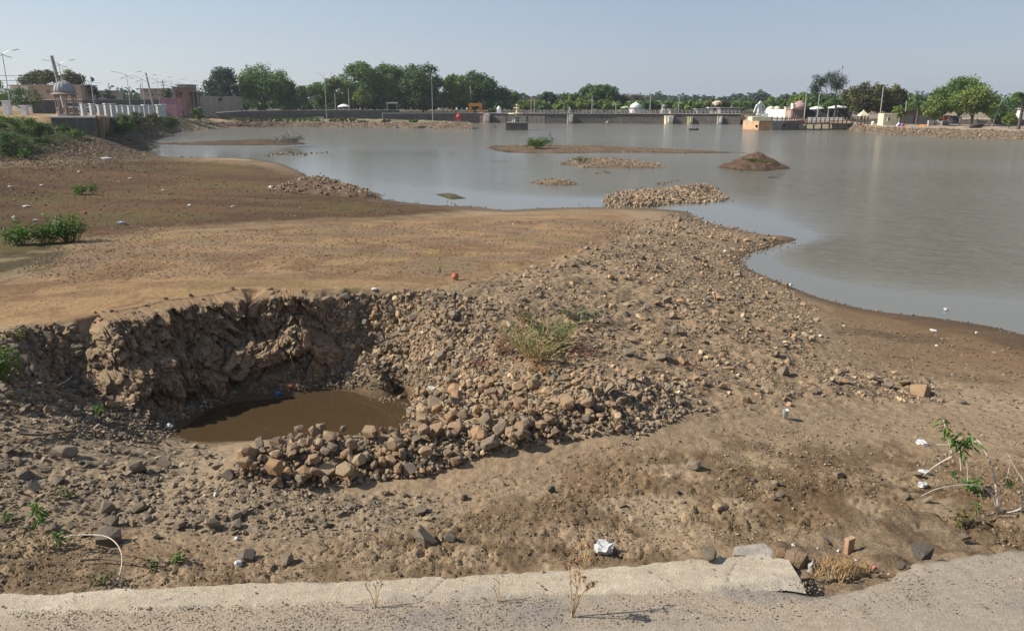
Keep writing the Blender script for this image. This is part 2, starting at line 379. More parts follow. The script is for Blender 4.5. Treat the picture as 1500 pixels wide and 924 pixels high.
T = lerp(T, (.125, .08, .047), drk * sst(-.02, .18, fbm(GX * .1, GY * .35, 4, 57)) * .8)
T = lerp(T, (.12, .11, .045), drk * sst(.04, .16, fbm(GX * .2 + 30, GY * .3, 3, 61)) * .35)
T = lerp(T, (.13, .095, .06), pitf * .85)
leftbank = sst(330, 200, PU) * sst(250, 225, PV)
T = lerp(T, (.072, .056, .038), leftbank * .9)
mud = sst(950, 1150, PU) * sst(640, 520, PV) * (1 - rub)
T = lerp(T, (.165, .105, .062), mud * sst(.85, .0, H) * .9)
T = lerp(T, (.10, .07, .045), mud * sst(.0, .2, fbm(GX * .7, GY * 1.2, 4, 58)) * .6)
wet = sst(.16, .0, H) * (GY > 17) + sst(.26, .12, H) * (GY < 17) * pitf
T = lerp(T, (.085, .058, .036), np.clip(wet, 0, 1) * .8)
weedy = patch([(-300,345),(60,348),(112,362),(70,395),(0,412),(-300,425)], 8, 8, 63); T = lerp(T, (.105, .092, .042), weedy * .5); T = lerp(T, (.06, .05, .03), weedy * sst(0, .15, fbm(GX * 1.2, GY * .8, 4, 64)) * .8)
T = T * np.array([1.07, 1.03, .96])
rgh = np.where(wet > .4, .55, .93)
H = np.where(GY > EY + .8, -1., H)
T4 = np.concatenate([np.clip(T, .01, 1), rgh[..., None]], -1)
idx = np.arange(NR * NS).reshape(NR, NS)
quads = np.stack([idx[:-1, :-1], idx[:-1, 1:], idx[1:, 1:], idx[1:, :-1]], -1).reshape(-1, 4)
GM = ground_mat('dry_lakebed_soil')
# drop the parts that lie deep under the lake
keep = (H[:-1, :-1] > -.45).reshape(-1)
lakebed = mesh_np('lakebed', np.stack([GX, GY, H], -1).reshape(-1, 3), quads[keep], GM, T4.reshape(-1, 4), smooth=True)
tag(lakebed, kind='structure')
def gz(X, Y):
    X, Y = np.asarray(X, float), np.asarray(Y, float)
    s = np.clip((X / Y - SC_[0]) / (SC_[1] - SC_[0]), 0, NS - 1.001); i = s.astype(int); a = s - i
    j = np.clip(np.searchsorted(rows, Y) - 1, 0, NR - 2); b = np.clip((Y - rows[j]) / (rows[j + 1] - rows[j]), 0, 1)
    return (H[j, i] * (1 - a) + H[j, i + 1] * a) * (1 - b) + (H[j + 1, i] * (1 - a) + H[j + 1, i + 1] * a) * b
def ground_hit(u, v):
    u, v = np.atleast_1d(np.asarray(u, float)), np.atleast_1d(np.asarray(v, float)); out = np.full((len(u), 3), np.nan)
    for k in range(0, len(u), 4000):
        dx, dy, dz = ray(u[k:k + 4000], v[k:k + 4000]); s = np.clip((dx / dy - SC_[0]) / (SC_[1] - SC_[0]), 0, NS - 1.001); i = s.astype(int)
        hz = H[:, i].T; rz = CAMZ + (dz / dy)[:, None] * rows[None]
        hit = hz >= rz; j = hit.argmax(1); ok = hit.any(1) & (j > 0)
        jj = np.maximum(j, 1); q = np.arange(len(j))
        a = (rz - hz)[q, jj - 1]; b = (hz - rz)[q, jj]; t = np.clip(a / (a + b + 1e-9), 0, 1)
        Y = rows[jj - 1] + (rows[jj] - rows[jj - 1]) * t
        out[k:k + 4000] = np.where(ok[:, None], np.stack([dx / dy * Y, Y, gz(dx / dy * Y, Y)], -1), np.nan)
    return out
def G(u, v):
    for k in range(40):
        h = ground_hit(u, v + k)[0]
        if not np.isnan(h[0]): return Vector(h)
    return P(u, v, .5)
# ---------------------------------------------------------------- cut earth wall of the pit
def pit_wall():
    pts = RIM[3:16]; seg = [0.]
    for a, b in zip(pts[:-1], pts[1:]): seg.append(seg[-1] + math.hypot(b.x - a.x, b.y - a.y))
    na, nb = 560, 80
    A = np.linspace(0, seg[-1], na); B = np.linspace(0, 1, nb)
    px = np.interp(A, seg, [p.x for p in pts]); py = np.interp(A, seg, [p.y for p in pts])
    k = np.hanning(123)[1:-1]; k /= k.sum(); pad = lambda a: np.convolve(np.pad(a, 60, mode='reflect', reflect_type='odd'), k, 'valid')
    px, py = pad(px), pad(py)
    tx, ty = np.gradient(px), np.gradient(py); ln = np.hypot(tx, ty); nx, ny = ty / ln, -tx / ln     # out of the wall, into the pit
    AA, BB = np.meshgrid(A, B, indexing='ij')
    slope = np.interp(A, [0, 1., 2., 5., 6.3, seg[-1]], [1.6, 1.1, .65, .6, .9, 1.5])[:, None]
    rag = fbm(AA * 1.6, BB * 0, 4, 91) * .45
    B2 = np.clip((BB - .05) / .95, 0, 1); off = -.75 + .25 * np.minimum(BB / .05, 1) + .45 * sst(.05, .1, BB) + slope * B2 ** .8 + rag * (1 - BB * .4) * sst(.05, .12, BB)
    z0 = gz(px - nx * .77, py - ny * .77)[:, None] - .012; zt = gz(px - nx * .52, py - ny * .52)[:, None] + .012; zb = gz(px + nx * (slope[:, 0] + .1), py + ny * (slope[:, 0] + .1))[:, None] - .15
    hgt = np.maximum(zt - zb, .2); Z = np.where(BB < .05, z0 + (zt - z0) * BB / .05, zt + (zb - zt) * B2)
    Z = Z - .5 * (1 - sst(0, 1.1, A) * sst(seg[-1], seg[-1] - 1.6, A))[:, None]
    sy = BB * hgt
    wx = AA + fbm(AA * 2, sy * 2, 3, 92) * .4; wy = sy + fbm(AA * 2 + 40, sy * 2, 3, 93) * .35
    f1, f2, c1 = voro(wx * 2.3, wy * 2.0, 94); g1, g2, c2 = voro(wx * 5.2, wy * 5.2, 95); q1, q2, c3 = voro(wx * 12, wy * 13, 96)
    env = sst(.05, .13, BB)
    D = ((c1 - .5) * .17 + (c2 - .5) * .17 + (c3 - .5) * .09) + .08 * np.sqrt(np.clip(.7 - f1, 0, 1)) - .07 * (1 - sst(0, .12, f2 - f1)) - .05 * (1 - sst(0, .14, g2 - g1)) + fbm(AA * 14, sy * 14, 4, 97) * .11
    fade_ = 1 - sst(0, 1.1, A) * sst(seg[-1], seg[-1] - 1.6, A); off = off + D * env * (1 - .5 * fade_[:, None]) + .26 * sst(.38, .5, BB + fbm(AA * 1.2, BB * 0 + 3, 3, 89) * .35) * env - 1.3 * fade_[:, None]
    X = px[:, None] + nx[:, None] * off; Y = py[:, None] + ny[:, None] * off
    Z = Z + env * (fbm(AA * 5, sy * 5, 3, 98) * .12 + (c1 - .5) * .1)
    back = rim_dist(X, Y)[0] > .40; Z = np.where((BB < .045) | back, np.minimum(Z, gz(X, Y) + .004), Z)
    tint = np.empty(AA.shape + (4,)); tint[..., :3] = (.265, .188, .118); tint[..., 3] = .95
    tint[..., :3] *= (.82 + .36 * c1 + .2 * (c2 - .5) + .8 * fbm(AA * 3, sy * 3, 3, 99))[..., None]
    top = sst(.1, .07, BB + fbm(AA * 4, BB * 6, 3, 90) * .05); tint[..., :3] = lerp(tint[..., :3], (.29, .19, .105), top)
    ii = np.arange(na * nb).reshape(na, nb)
    q = np.stack([ii[:-1, :-1], ii[:-1, 1:], ii[1:, 1:], ii[1:, :-1]], -1).reshape(-1, 4)
    o = mesh_np('pit_wall', np.stack([X, Y, Z], -1).reshape(-1, 3), q, GM, tint.reshape(-1, 4), smooth=False)
    tag(o, kind='structure'); return X, Y, Z
WX, WY, WZ = pit_wall()
# ---------------------------------------------------------------- water
def water_mat(name, col, far_ripple, rough, nscale=1.3, strength=.5):
    m, n, l, b = mk(name); b.inputs['Base Color'].default_value = (*col, 1); b.inputs['Roughness'].default_value = rough
    b.inputs['IOR'].default_value = 1.33; b.inputs['Specular IOR Level'].default_value = .5
    tc = n.new('ShaderNodeTexCoord'); mp = n.new('ShaderNodeMapping'); mp.inputs['Scale'].default_value = (.5, 1.5, 1); l.new(tc.outputs['Object'], mp.inputs[0])
    t1 = n.new('ShaderNodeTexNoise'); t1.inputs['Scale'].default_value = nscale; t1.inputs['Detail'].default_value = 7; t1.inputs['Roughness'].default_value = .62; l.new(mp.outputs[0], t1.inputs[0])
    bp = n.new('ShaderNodeBump'); bp.inputs['Distance'].default_value = .25 if far_ripple else .1
    if far_ripple:
        at = n.new('ShaderNodeAttribute'); at.attribute_name = 'tint'
        ml = n.new('ShaderNodeMath'); ml.operation = 'MULTIPLY'; ml.inputs[1].default_value = strength
        l.new(at.outputs['Fac'], ml.inputs[0]); l.new(ml.outputs[0], bp.inputs['Strength'])
    else: bp.inputs['Strength'].default_value = strength
    l.new(t1.outputs[0], bp.inputs['Height']); l.new(bp.outputs[0], b.inputs['Normal'])
    return m
def lake():
    ys = np.concatenate([np.arange(18, 60, .6), np.geomspace(60, 330, 90)]); ss = np.linspace(-1.1, 1.1, 221)
    Y = np.repeat(ys[:, None], len(ss), 1); X = Y * ss[None]
    U, V = to_px(X, Y, 0 * X)
    # sheltered shallows lie smooth, the open lake is ruffled by the wind
    wv = fbm(X * .02, Y * .05, 3, 201)
    edge = gz(X, Y); edge = np.where((np.abs(X / Y) < .79) & (Y < 210), edge, -1.)
    rp = sst(-.12, -.75, edge) * (.62 + 1.1 * np.clip(wv + .15, 0, 1))
    calm = np.maximum(sst(1050, 650, U) * sst(190, 225, V) * .96, sst(-.9, -.15, edge) * .8)
    rp = np.clip(rp * (1 - calm), .012, 1.3)
    tint = np.repeat(rp[..., None], 3, -1)
    ii = np.arange(X.size).reshape(X.shape); q = np.stack([ii[:-1, :-1], ii[:-1, 1:], ii[1:, 1:], ii[1:, :-1]], -1).reshape(-1, 4)
    o = mesh_np('lake_water', np.stack([X, Y, 0 * X], -1).reshape(-1, 3), q, water_mat('muddy_lake_water', (.165, .15, .108), True, .13, 1.0, 2.6), tint.reshape(-1, 3), smooth=True)
    tag(o, kind='structure')
lake()
pc = P(430, 605, .1); mb = MB()
mb.add([(pc.x - 3.2, pc.y - 1.8, .1), (pc.x + 4, pc.y - 1.8, .1), (pc.x + 4, pc.y + 2.6, .1), (pc.x - 3.2, pc.y + 2.6, .1)], [(0, 1, 2, 3)])
o = mb.build('pit_puddle', water_mat('brown_puddle_water', (.062, .040, .020), False, .03, 3., .012)); tag(o, kind='structure')
# ---------------------------------------------------------------- stones
def stone_variant(npt, flat, seed, boxy=.5):
    r = random.Random(seed); bm = bmesh.new()
    for k in range(npt):
        p = Vector((r.gauss(0, 1), r.gauss(0, 1), r.gauss(0, 1))).normalized()
        q = max(abs(p.x), abs(p.y), abs(p.z)); p = p.lerp(p / q, boxy) * r.uniform(.82, 1.08)
        bm.verts.new((p.x * r.uniform(.9, 1.), p.y * r.uniform(.72, .8), p.z * flat))
    res = bmesh.ops.convex_hull(bm, input=bm.verts)
    bmesh.ops.delete(bm, geom=[v for v in bm.verts if not v.link_faces], context='VERTS')
    bmesh.ops.triangulate(bm, faces=bm.faces); bm.verts.index_update()
    vs = np.array([v.co[:] for v in bm.verts]) * .5; fs = np.array([[v.index for v in f.verts] for f in bm.faces]); bm.free()
    return vs, fs
SMALL = [stone_variant(9, R.uniform(.5, .8), 100 + k) for k in range(14)]
MED = [stone_variant(15, R.uniform(.5, .85), 200 + k) for k in range(18)]
BIGV = [stone_variant(24, R.uniform(.6, .88), 300 + k, .4) for k in range(18)]
SLAB = [stone_variant(15, R.uniform(.28, .42), 400 + k, .3) for k in range(10)]
def rots(n, tilt):
    a = RN.uniform(0, 2 * np.pi, n); b = RN.normal(0, tilt, n); c = RN.normal(0, tilt, n)
    ca, sa, cb, sb, cc, sc = np.cos(a), np.sin(a), np.cos(b), np.sin(b), np.cos(c), np.sin(c); o = np.zeros(n); e = np.ones(n)
    Rz = np.stack([ca, -sa, o, sa, ca, o, o, o, e], -1).reshape(-1, 3, 3); Rx = np.stack([e, o, o, o, cb, -sb, o, sb, cb], -1).reshape(-1, 3, 3)
    Ry = np.stack([cc, o, sc, o, e, o, -sc, o, cc], -1).reshape(-1, 3, 3); return Rx @ Ry @ Rz
def stones_np(pos, size, tilt, variants, cols):
    """pos (n,3), size (n,) metres, cols (n,3) -> vertex, face and tint arrays of a heap of separate stones"""
    n = len(pos); Rm = rots(n, tilt); pick = RN.integers(0, len(variants), n); V = []; Fc = []; C = []; base = 0
    for k, (vs, fs) in enumerate(variants):
        m = np.where(pick == k)[0]
        if not len(m): continue
        w = np.einsum('nij,vj->nvi', Rm[m], vs) * size[m, None, None] + pos[m, None]
        V.append(w.reshape(-1, 3)); Fc.append((fs[None] + (np.arange(len(m)) * len(vs))[:, None, None] + base).reshape(-1, 3)); base += len(m) * len(vs)
        C.append(np.repeat(cols[m], len(vs), 0))
    return np.concatenate(V), np.concatenate(Fc), np.concatenate(C)
TAN = np.array([(.36, .255, .165), (.29, .195, .125), (.43, .33, .22), (.25, .18, .125), (.34, .22, .13), (.22, .175, .13)])
GREY = np.array([(.15, .127, .10), (.19, .16, .12), (.125, .108, .088), (.22, .18, .135), (.25, .20, .145)])
DUST = np.array([(.27, .20, .125), (.22, .16, .096), (.31, .235, .15), (.18, .135, .088)]); TAN = np.concatenate([TAN * [1.06, 1.02, .95], np.array([(.27, .205, .14), (.23, .185, .135)])]); GREY = GREY * [1.02, .99, .94]
MIX = np.concatenate([TAN, TAN * .85, GREY, GREY * 1.4, DUST, DUST * 1.2])
SM = {'tan': stone_mat('tan_sandstone', [tuple(c) for c in TAN]), 'grey': stone_mat('grey_basalt', [tuple(c) for c in GREY * 1.1]),
      'tint': stone_mat('loose_stone', None)}
LIBM = {}
def stone_mesh(kind, lst, k):
    key = (kind, id(lst[k][0]))
    if key not in LIBM:
        vs, fs = lst[k]; me = bpy.data.meshes.new('stone'); me.from_pydata(vs.tolist(), [], fs.tolist(), shade_flat=True); me.materials.append(SM[kind]); LIBM[key] = me
    return LIBM[key]
def one_stone(pos, size, kind, lst, label, group, name='stone', rot=None, scale=None, k=None):
    o = bpy.data.objects.new(name, stone_mesh(kind, lst, R.randrange(len(lst)) if k is None else k)); COL.objects.link(o)
    o.location = pos; o.rotation_euler = rot or (R.gauss(0, .3), R.gauss(0, .3), R.uniform(0, 6.28)); o.scale = scale or (size, size * R.uniform(.85, 1.1), size * R.uniform(.85, 1.15))
    return tag(o, label, 'stone', group)
def rand_px(poly, n, bias=None):
    xs = [p[0] for p in poly]; ys = [p[1] for p in poly]; U = np.empty(0); V = np.empty(0)
    while len(U) < n:
        u = RN.uniform(min(xs), max(xs), n * 2); v = RN.uniform(min(ys), max(ys), n * 2); m = in_poly(u, v, poly)
        if bias is not None: m &= RN.uniform(0, 1, n * 2) < bias(u, v)
        U = np.append(U, u[m]); V = np.append(V, v[m])
    return U[:n], V[:n]
def powr(n, a, b, e=2.2):
    q = RN.uniform(0, 1, n); return (a ** (1 - e) + q * (b ** (1 - e) - a ** (1 - e))) ** (1 / (1 - e))
def scatter(name, poly, n, p0, p1, variants, cols, e=2.4, sink=.18, tilt=.35, bias=None, lift=0., clump=None, kmat=1.):
    U, V = rand_px(poly, n, bias); g = ground_hit(U, V); m = ~np.isnan(g[:, 0]); g, U, V = g[m], U[m], V[m]
    if clump:
        c = fbm(g[:, 0] * clump, g[:, 1] * clump, 3, zlib.crc32(name.encode()) % 97); m = RN.uniform(-.22, .22, len(c)) < c; g = g[m]
    d = np.sqrt((g ** 2 * [1, 1, 0]).sum(-1) + (CAMZ - g[:, 2]) ** 2)
    size = powr(len(g), p0, p1, e) * d / F; g = g.copy(); g[:, 2] += size * (.30 - sink) + lift
    m = g[:, 2] > -.05; g, size = g[m], size[m]
    c = cols[RN.integers(0, len(cols), len(g))] * RN.uniform(.8, 1.15, (len(g), 1)) * kmat
    v, f, t = stones_np(g, size, tilt, variants, c)
    return tag(mesh_np(name, v, f, SM['tint'], t), kind='stuff', label=None)
SEEN = []
def stuff_label(o, label, cat): o['label'] = label; o['category'] = cat; return o
R_PILE = [(340,690),(375,660),(450,622),(520,594),(600,580),(690,566),(800,560),(900,566),(935,600),(915,632),(800,652),(705,668),(625,700),(560,704),(470,718),(400,715)]
st = scatter('pile_rubble', R_PILE, 3000, 5, 14, MED, np.concatenate([TAN * .92, DUST, GREY * 1.1]), e=1.9, tilt=.6, lift=.02); stuff_label(st, 'small tan rubble filling the gaps of the stone heap in front of the puddle', 'rubble')
st = scatter('slope_rubble', R_RUBBLE, 11500, 2.5, 9, SMALL + SLAB, np.concatenate([MIX, TAN * 1.1]), e=2.3, tilt=.5, clump=.7, sink=.26); stuff_label(st, 'loose grey and tan rubble on the slope right of the pit', 'rubble')
st = scatter('scattered_rocks', R_RUBBLE, 1100, 7, 15, MED + SLAB, np.concatenate([MIX, TAN * 1.15]), e=2.4, tilt=.5, sink=.22, clump=.5); stuff_label(st, 'larger rocks scattered over the rubble slope right of the pit', 'rocks')
st = scatter('pit_slope_rubble', [(400,440),(640,425),(740,450),(700,560),(600,545),(470,520),(400,500)], 3600, 3, 17, MED + SMALL, np.concatenate([MIX, GREY]), e=2.2, tilt=.5, sink=.2); stuff_label(st, 'rubble slumped down the right side of the pit', 'rubble')
st = scatter('rubble_grit', R_RUBBLE, 5500, 1.2, 3.2, SMALL, np.concatenate([DUST, TAN, GREY]), e=2.2, sink=.1); stuff_label(st, 'fine grit between the stones of the rubble slope', 'grit')
st = scatter('bank_gravel', [(-20,240),(60,215),(130,202),(200,196),(300,186),(330,190),(230,215),(215,232),(60,252)], 2600, 1.4, 4, SMALL, np.concatenate([DUST, GREY, MIX]), e=2.4); stuff_label(st, 'gravel on the slope of the left bank', 'gravel')
st = scatter('shore_rubble', [(880,330),(1000,312),(1150,352),(1095,375),(1090,395),(1200,450),(1180,500),(1000,420),(900,380)], 3500, 2, 6, SMALL, MIX, e=2.4); stuff_label(st, 'small rubble along the spit by the lake edge', 'rubble')
st = scatter('field_stones', R_LEFT, 4200, 3, 13, SMALL + SLAB, np.concatenate([GREY * 1.25, DUST]), e=2.3); stuff_label(st, 'small flat grey stones strewn on the ground left of the heap', 'stones')
st = scatter('field_pebbles', [(-50,860),(-50,700),(350,690),(640,720),(900,650),(1200,600),(1390,600),(1550,650),(1550,800),(1100,800),(500,845)], 6500, 2, 7, SMALL, np.concatenate([DUST, DUST, GREY * 1.2]), e=2.7, clump=1.2); stuff_label(st, 'pebbles and soil crumbs on the dried ground by the kerb', 'pebbles')
st = scatter('slope_stones', [(-60,500),(40,480),(100,478),(200,520),(230,600),(-60,610)], 1500, 4, 20, MED, np.concatenate([TAN * .8, GREY, DUST]), e=2.1, tilt=.6); stuff_label(st, 'stones and clods on the slope at the left end of the pit', 'stones')
st = scatter('soil_crumbs', [(-50,865),(-50,780),(600,730),(900,650),(1200,610),(1550,640),(1550,800),(1100,806),(500,850)], 14000, 1.6, 6, SMALL, DUST, e=2.4, clump=.9, tilt=.6); stuff_label(st, 'dry crumbs of soil between the stones and the kerb', 'soil crumbs')
st = scatter('terrace_gravel', [(-20,470),(370,420),(640,420),(950,340),(900,308),(500,320),(60,370)], 6000, .9, 2.6, SMALL, np.concatenate([DUST * 1.1, DUST * .9, TAN * .8]), e=2.7, sink=.25); stuff_label(st, 'fine gravel on the dry grassy terrace behind the pit', 'gravel')
st = scatter('heap_fringe', [(600,566),(700,545),(900,535),(1010,560),(1000,610),(930,645),(880,600),(760,575)], 900, 5, 15, MED, np.concatenate([TAN, DUST, GREY * 1.2]), e=2.2, tilt=.5, sink=.2); stuff_label(st, 'stones spread behind and right of the heap into the rubble slope', 'stones')
st = scatter('terrace_stones', [(100,350),(420,332),(700,325),(940,322),(820,375),(640,410),(400,400),(100,415),(20,400)], 9500, 1.2, 4.2, SMALL, np.concatenate([DUST * .8, DUST, GREY * 1.2, TAN * .9]), e=2.4, sink=.2); stuff_label(st, 'small stones on the middle of the terrace behind the pit', 'stones')
st = scatter('shore_gravel', [(-20,360),(60,365),(420,325),(700,308),(540,288),(440,255),(370,235),(230,232),(190,215),(220,190),(160,190),(90,215),(-20,240)], 9000, 1.2, 4, SMALL, np.concatenate([DUST * .6, DUST * .45, DUST]), e=2.7, clump=.12, sink=.25); stuff_label(st, 'gravel and crumbs on the dark mud along the left shore', 'gravel')
st = scatter('puddle_gravel', [(110,560),(235,600),(350,562),(440,535),(640,530),(640,572),(600,570),(450,570),(350,580),(260,618),(230,650),(100,640)], 3800, 3, 10, SMALL, np.concatenate([GREY, DUST * .8, GREY * 1.2]), e=2.3); stuff_label(st, 'dark gravel round the brown puddle in the pit', 'gravel')
st = scatter('mud_litter', [(1130,470),(1250,470),(1500,510),(1500,640),(1380,600),(1200,560)], 900, 2, 7, SLAB, np.concatenate([GREY, DUST * .8]), e=2.4); stuff_label(st, 'bits of stone and debris on the wet mud beside the lake', 'debris')
# blocks of clay standing out of the pit wall
na, nb = WX.shape
n = 2200; ia = RN.integers(4, na - 4, n); ib = (RN.beta(1.15, 1.0, n) * (nb - 8)).astype(int) + 3
keepb = RN.uniform(0, 1, n) < np.interp(ia, [0, 90, 160, 300, 400, na], [.9, .7, .3, .35, .8, 1.])
ia, ib = ia[keepb], ib[keepb]; pw = np.stack([WX[ia, ib], WY[ia, ib], WZ[ia, ib]], -1)
v, f, t = stones_np(pw, powr(len(pw), 0.04, .2, 2.3), .6, MED, np.array([(.20, .145, .098), (.24, .175, .12), (.17, .125, .085)])[RN.integers(0, 3, len(pw))])
tag(mesh_np('clay_blocks', v, f, SM['tint'], t), 'cracked clay clods breaking out of the pit wall', 'clods', kind='stuff')
# the stones that show largest, each a thing of its own
R_LIFT = random.Random(4)
def pick_stones(poly, n, p0, p1, e, kind, lst, label, group, mind=.7, sink=.1, tilt=None):
    got = []; U, V = rand_px(poly, n * 6); g = ground_hit(U, V); px = np.sort(powr(n, p0, p1, e))[::-1]; k = 0
    if kind == 'tan': lst = lst + SLAB[:3]
    for i in range(len(U)):
        if k >= n: break
        if np.isnan(g[i, 0]) or g[i, 2] < .18: continue
        if any((U[i] - a) ** 2 + ((V[i] - b) * 1.3) ** 2 < (mind * .5 * (px[k] + c)) ** 2 for a, b, c in got + SEEN): continue
        got.append((U[i], V[i], px[k])); lb = label(U[i], V[i], px[k]) if callable(label) else label; d = math.dist(g[i], (0, 0, CAMZ)); s = px[k] * d / F
        one_stone((g[i, 0], g[i, 1], g[i, 2] + s * (.32 - sink) + (R_LIFT.uniform(0, .14) if kind == 'tan' and mind < .5 else 0)), s, kind, lst, lb, group)
        k += 1
    SEEN.extend(got)
def hero(u, v, px, kind, lst, label, group=None, flat=1., rz=None, k=None):
    g = G(u, v); s = px * (g - Vector((0, 0, CAMZ))).length / F
    one_stone((g.x, g.y, g.z + s * .2 * flat), s, kind, lst, label, group, rot=(R.gauss(0, .15), R.gauss(0, .15), R.uniform(0, 6.28) if rz is None else rz), scale=(s, s * 1.05, s * flat), k=k)
    SEEN.append((u, v, px))
hero(362, 672, 34, 'tan', BIGV, 'large tan boulder at the left end of the stone heap', k=0)
hero(667, 578, 26, 'tan', BIGV, 'upright tan boulder on top of the heap beside the white litter', flat=1.3, k=1)
hero(638, 596, 34, 'tan', BIGV, 'broad tan boulder on the heap just left of the upright one', k=2)
hero(760, 600, 36, 'tan', BIGV, 'rounded tan boulder on the right half of the heap crest', k=3)
hero(702, 642, 34, 'tan', BIGV, 'dark shadowed boulder at the front foot of the heap', k=4)
hero(733, 632, 30, 'tan', BIGV, 'tan boulder beside the one at the front foot of the heap', k=5)
hero(668, 633, 30, 'tan', BIGV, 'square tan boulder low on the front of the heap', k=6)
hero(480, 695, 32, 'tan', BIGV, 'brown boulder at the lowest front edge of the heap', k=7)
hero(513, 700, 28, 'tan', BIGV, 'tall tan boulder at the front edge of the heap', flat=1.2, k=8)
hero(597, 694, 28, 'tan', BIGV, 'pale boulder at the front right corner of the lower heap', k=9)
hero(1347, 578, 28, 'tan', BIGV, 'pale tan boulder alone at the right end of the rubble strip', k=10)
hero(625, 797, 42, 'grey', SLAB, 'largest flat grey rock in the foreground, tilted and sharp edged', flat=1.3, k=0)
hero(660, 792, 22, 'grey', BIGV, 'pointed grey rock touching the largest flat foreground rock', k=2)
hero(420, 822, 23, 'grey', BIGV, 'dark grey rock near the kerb left of the flat foreground rocks', k=3)
hero(365, 818, 28, 'grey', BIGV, 'grey rock with white paper caught beside it', flat=.9, k=4)
hero(1016, 686, 22, 'grey', BIGV, 'lone dark rock standing on bare ground right of the heap', k=5)
hero(95, 668, 36, 'grey', BIGV, 'large dark rock among the flat stones at far left', flat=.8, k=6)
hero(160, 795, 36, 'grey', BIGV, 'big brown-grey rock behind the arching pale stem', flat=1.1, k=7)
hero(78, 778, 24, 'grey', BIGV, 'dark blocky rock beside the drooping green shoots at left', k=8)
hero(38, 700, 26, 'grey', BIGV, 'dark rock lying at the left edge of the photograph', flat=.8, k=9)
hero(200, 690, 26, 'grey', BIGV, 'brown angular rock standing on the stone field left of the heap', k=11)
hero(620, 752, 26, 'grey', SLAB, 'thin grey slab in the middle foreground behind the flat rocks', k=3)
hero(1050, 745, 16, 'tan', BIGV, 'small tan rock on bare ground above the broken kerb', k=12)
hero(1410, 590, 14, 'grey', SLAB, 'small dark slab on the mud right of the lone boulder', k=4)
hero(1240, 790, 14, 'tan', BIGV, 'small tan rock behind the broken kerb', k=13)
pick_stones(R_PILE, 165, 10, 31, 1.9, 'tan', BIGV, lambda u, v, p: '%s tan stone %s of the heap, %s' % ('large' if p > 20 else 'mid-sized' if p > 14 else 'small', 'at the left end' if u < 450 else 'left of the middle' if u < 580 else 'in the middle' if u < 700 else 'right of the middle' if u < 820 else 'at the right end', 'at its front foot' if v > 690 - (u - 400) * .14 else 'halfway up' if v > 655 - (u - 400) * .14 else 'near its crest'), 'tan stones of the heap', .45, .0)
pick_stones([(0,640),(120,650),(300,660),(350,700),(480,728),(620,730),(600,760),(300,790),(0,800)], 45, 11, 26, 2.2, 'grey', SLAB + MED, lambda u, v, p: '%s grey stone on the left ground, %s, %s' % ('larger' if p > 16 else 'smaller', 'at the far left' if u < 150 else 'midway to the heap' if u < 320 else 'just below the heap', 'nearer the kerb' if v > 735 else 'nearer the pit'), 'grey stones on the left ground')
pick_stones([(880,470),(960,420),(1050,440),(1200,500),(1370,560),(1370,590),(1200,585),(1000,600),(930,580)], 40, 10, 22, 2.3, 'tan', MED, lambda u, v, p: '%s tan stone on the rubble slope, %s' % ('larger' if p > 14 else 'smaller', 'behind the right weeds' if v < 500 else 'right of the weeds' if u < 1080 else 'near its right end' if u > 1230 else 'midway to its right end'), 'tan stones on the right slope')
pick_stones([(380,440),(640,425),(700,470),(640,540),(560,520),(430,470)], 25, 10, 24, 2., 'grey', MED, lambda u, v, p: '%s brown grey rock on the %s slope at the right of the pit' % ('larger' if p > 14 else 'smaller', 'upper' if v < 460 else 'middle' if v < 495 else 'lower'), 'rocks on the pit slope')
pick_stones([(500,760),(1100,650),(1450,640),(1450,760),(1000,790),(500,820)], 12, 10, 18, 2., 'grey', MED, lambda u, v, p: 'dark stone on the bare soil, %s and %s' % ('left of the white bag' if u < 885 else 'between white bag and pale canes', 'nearer the kerb' if v > 740 else 'nearer the rubble'), 'stones on bare foreground soil')
# ---------------------------------------------------------------- road edge and kerb under the camera
ROAD_Z = 4.4
def line_at(pts, x): return np.interp(x, [p[0] for p in pts], [p[1] for p in pts])
KF = [(P(u, v, ROAD_Z).x, P(u, v, ROAD_Z).y) for u, v in [(-900,905),(-150,872),(0,866),(150,860),(280,853),(500,845),(750,835),(950,820),(1060,810),(1100,806),(1122,803),(1128,812)]]
KN = [(P(u, v, ROAD_Z).x, P(u, v, ROAD_Z).y) for u, v in [(-900,940),(-150,908),(0,902),(300,888),(500,882),(700,876),(900,868),(1050,862),(1150,855),(1200,862)]]
RE = [(x, y + .09) for x, y in KN[:-2]] + [KN[-2]] + [(P(u, v, ROAD_Z).x, P(u, v, ROAD_Z).y) for u, v in [(1185,860),(1215,858),(1250,852),(1290,842),(1312,832),(1335,820),(1400,806),(1500,797),(1650,785),(2400,740)]]
RE.sort()
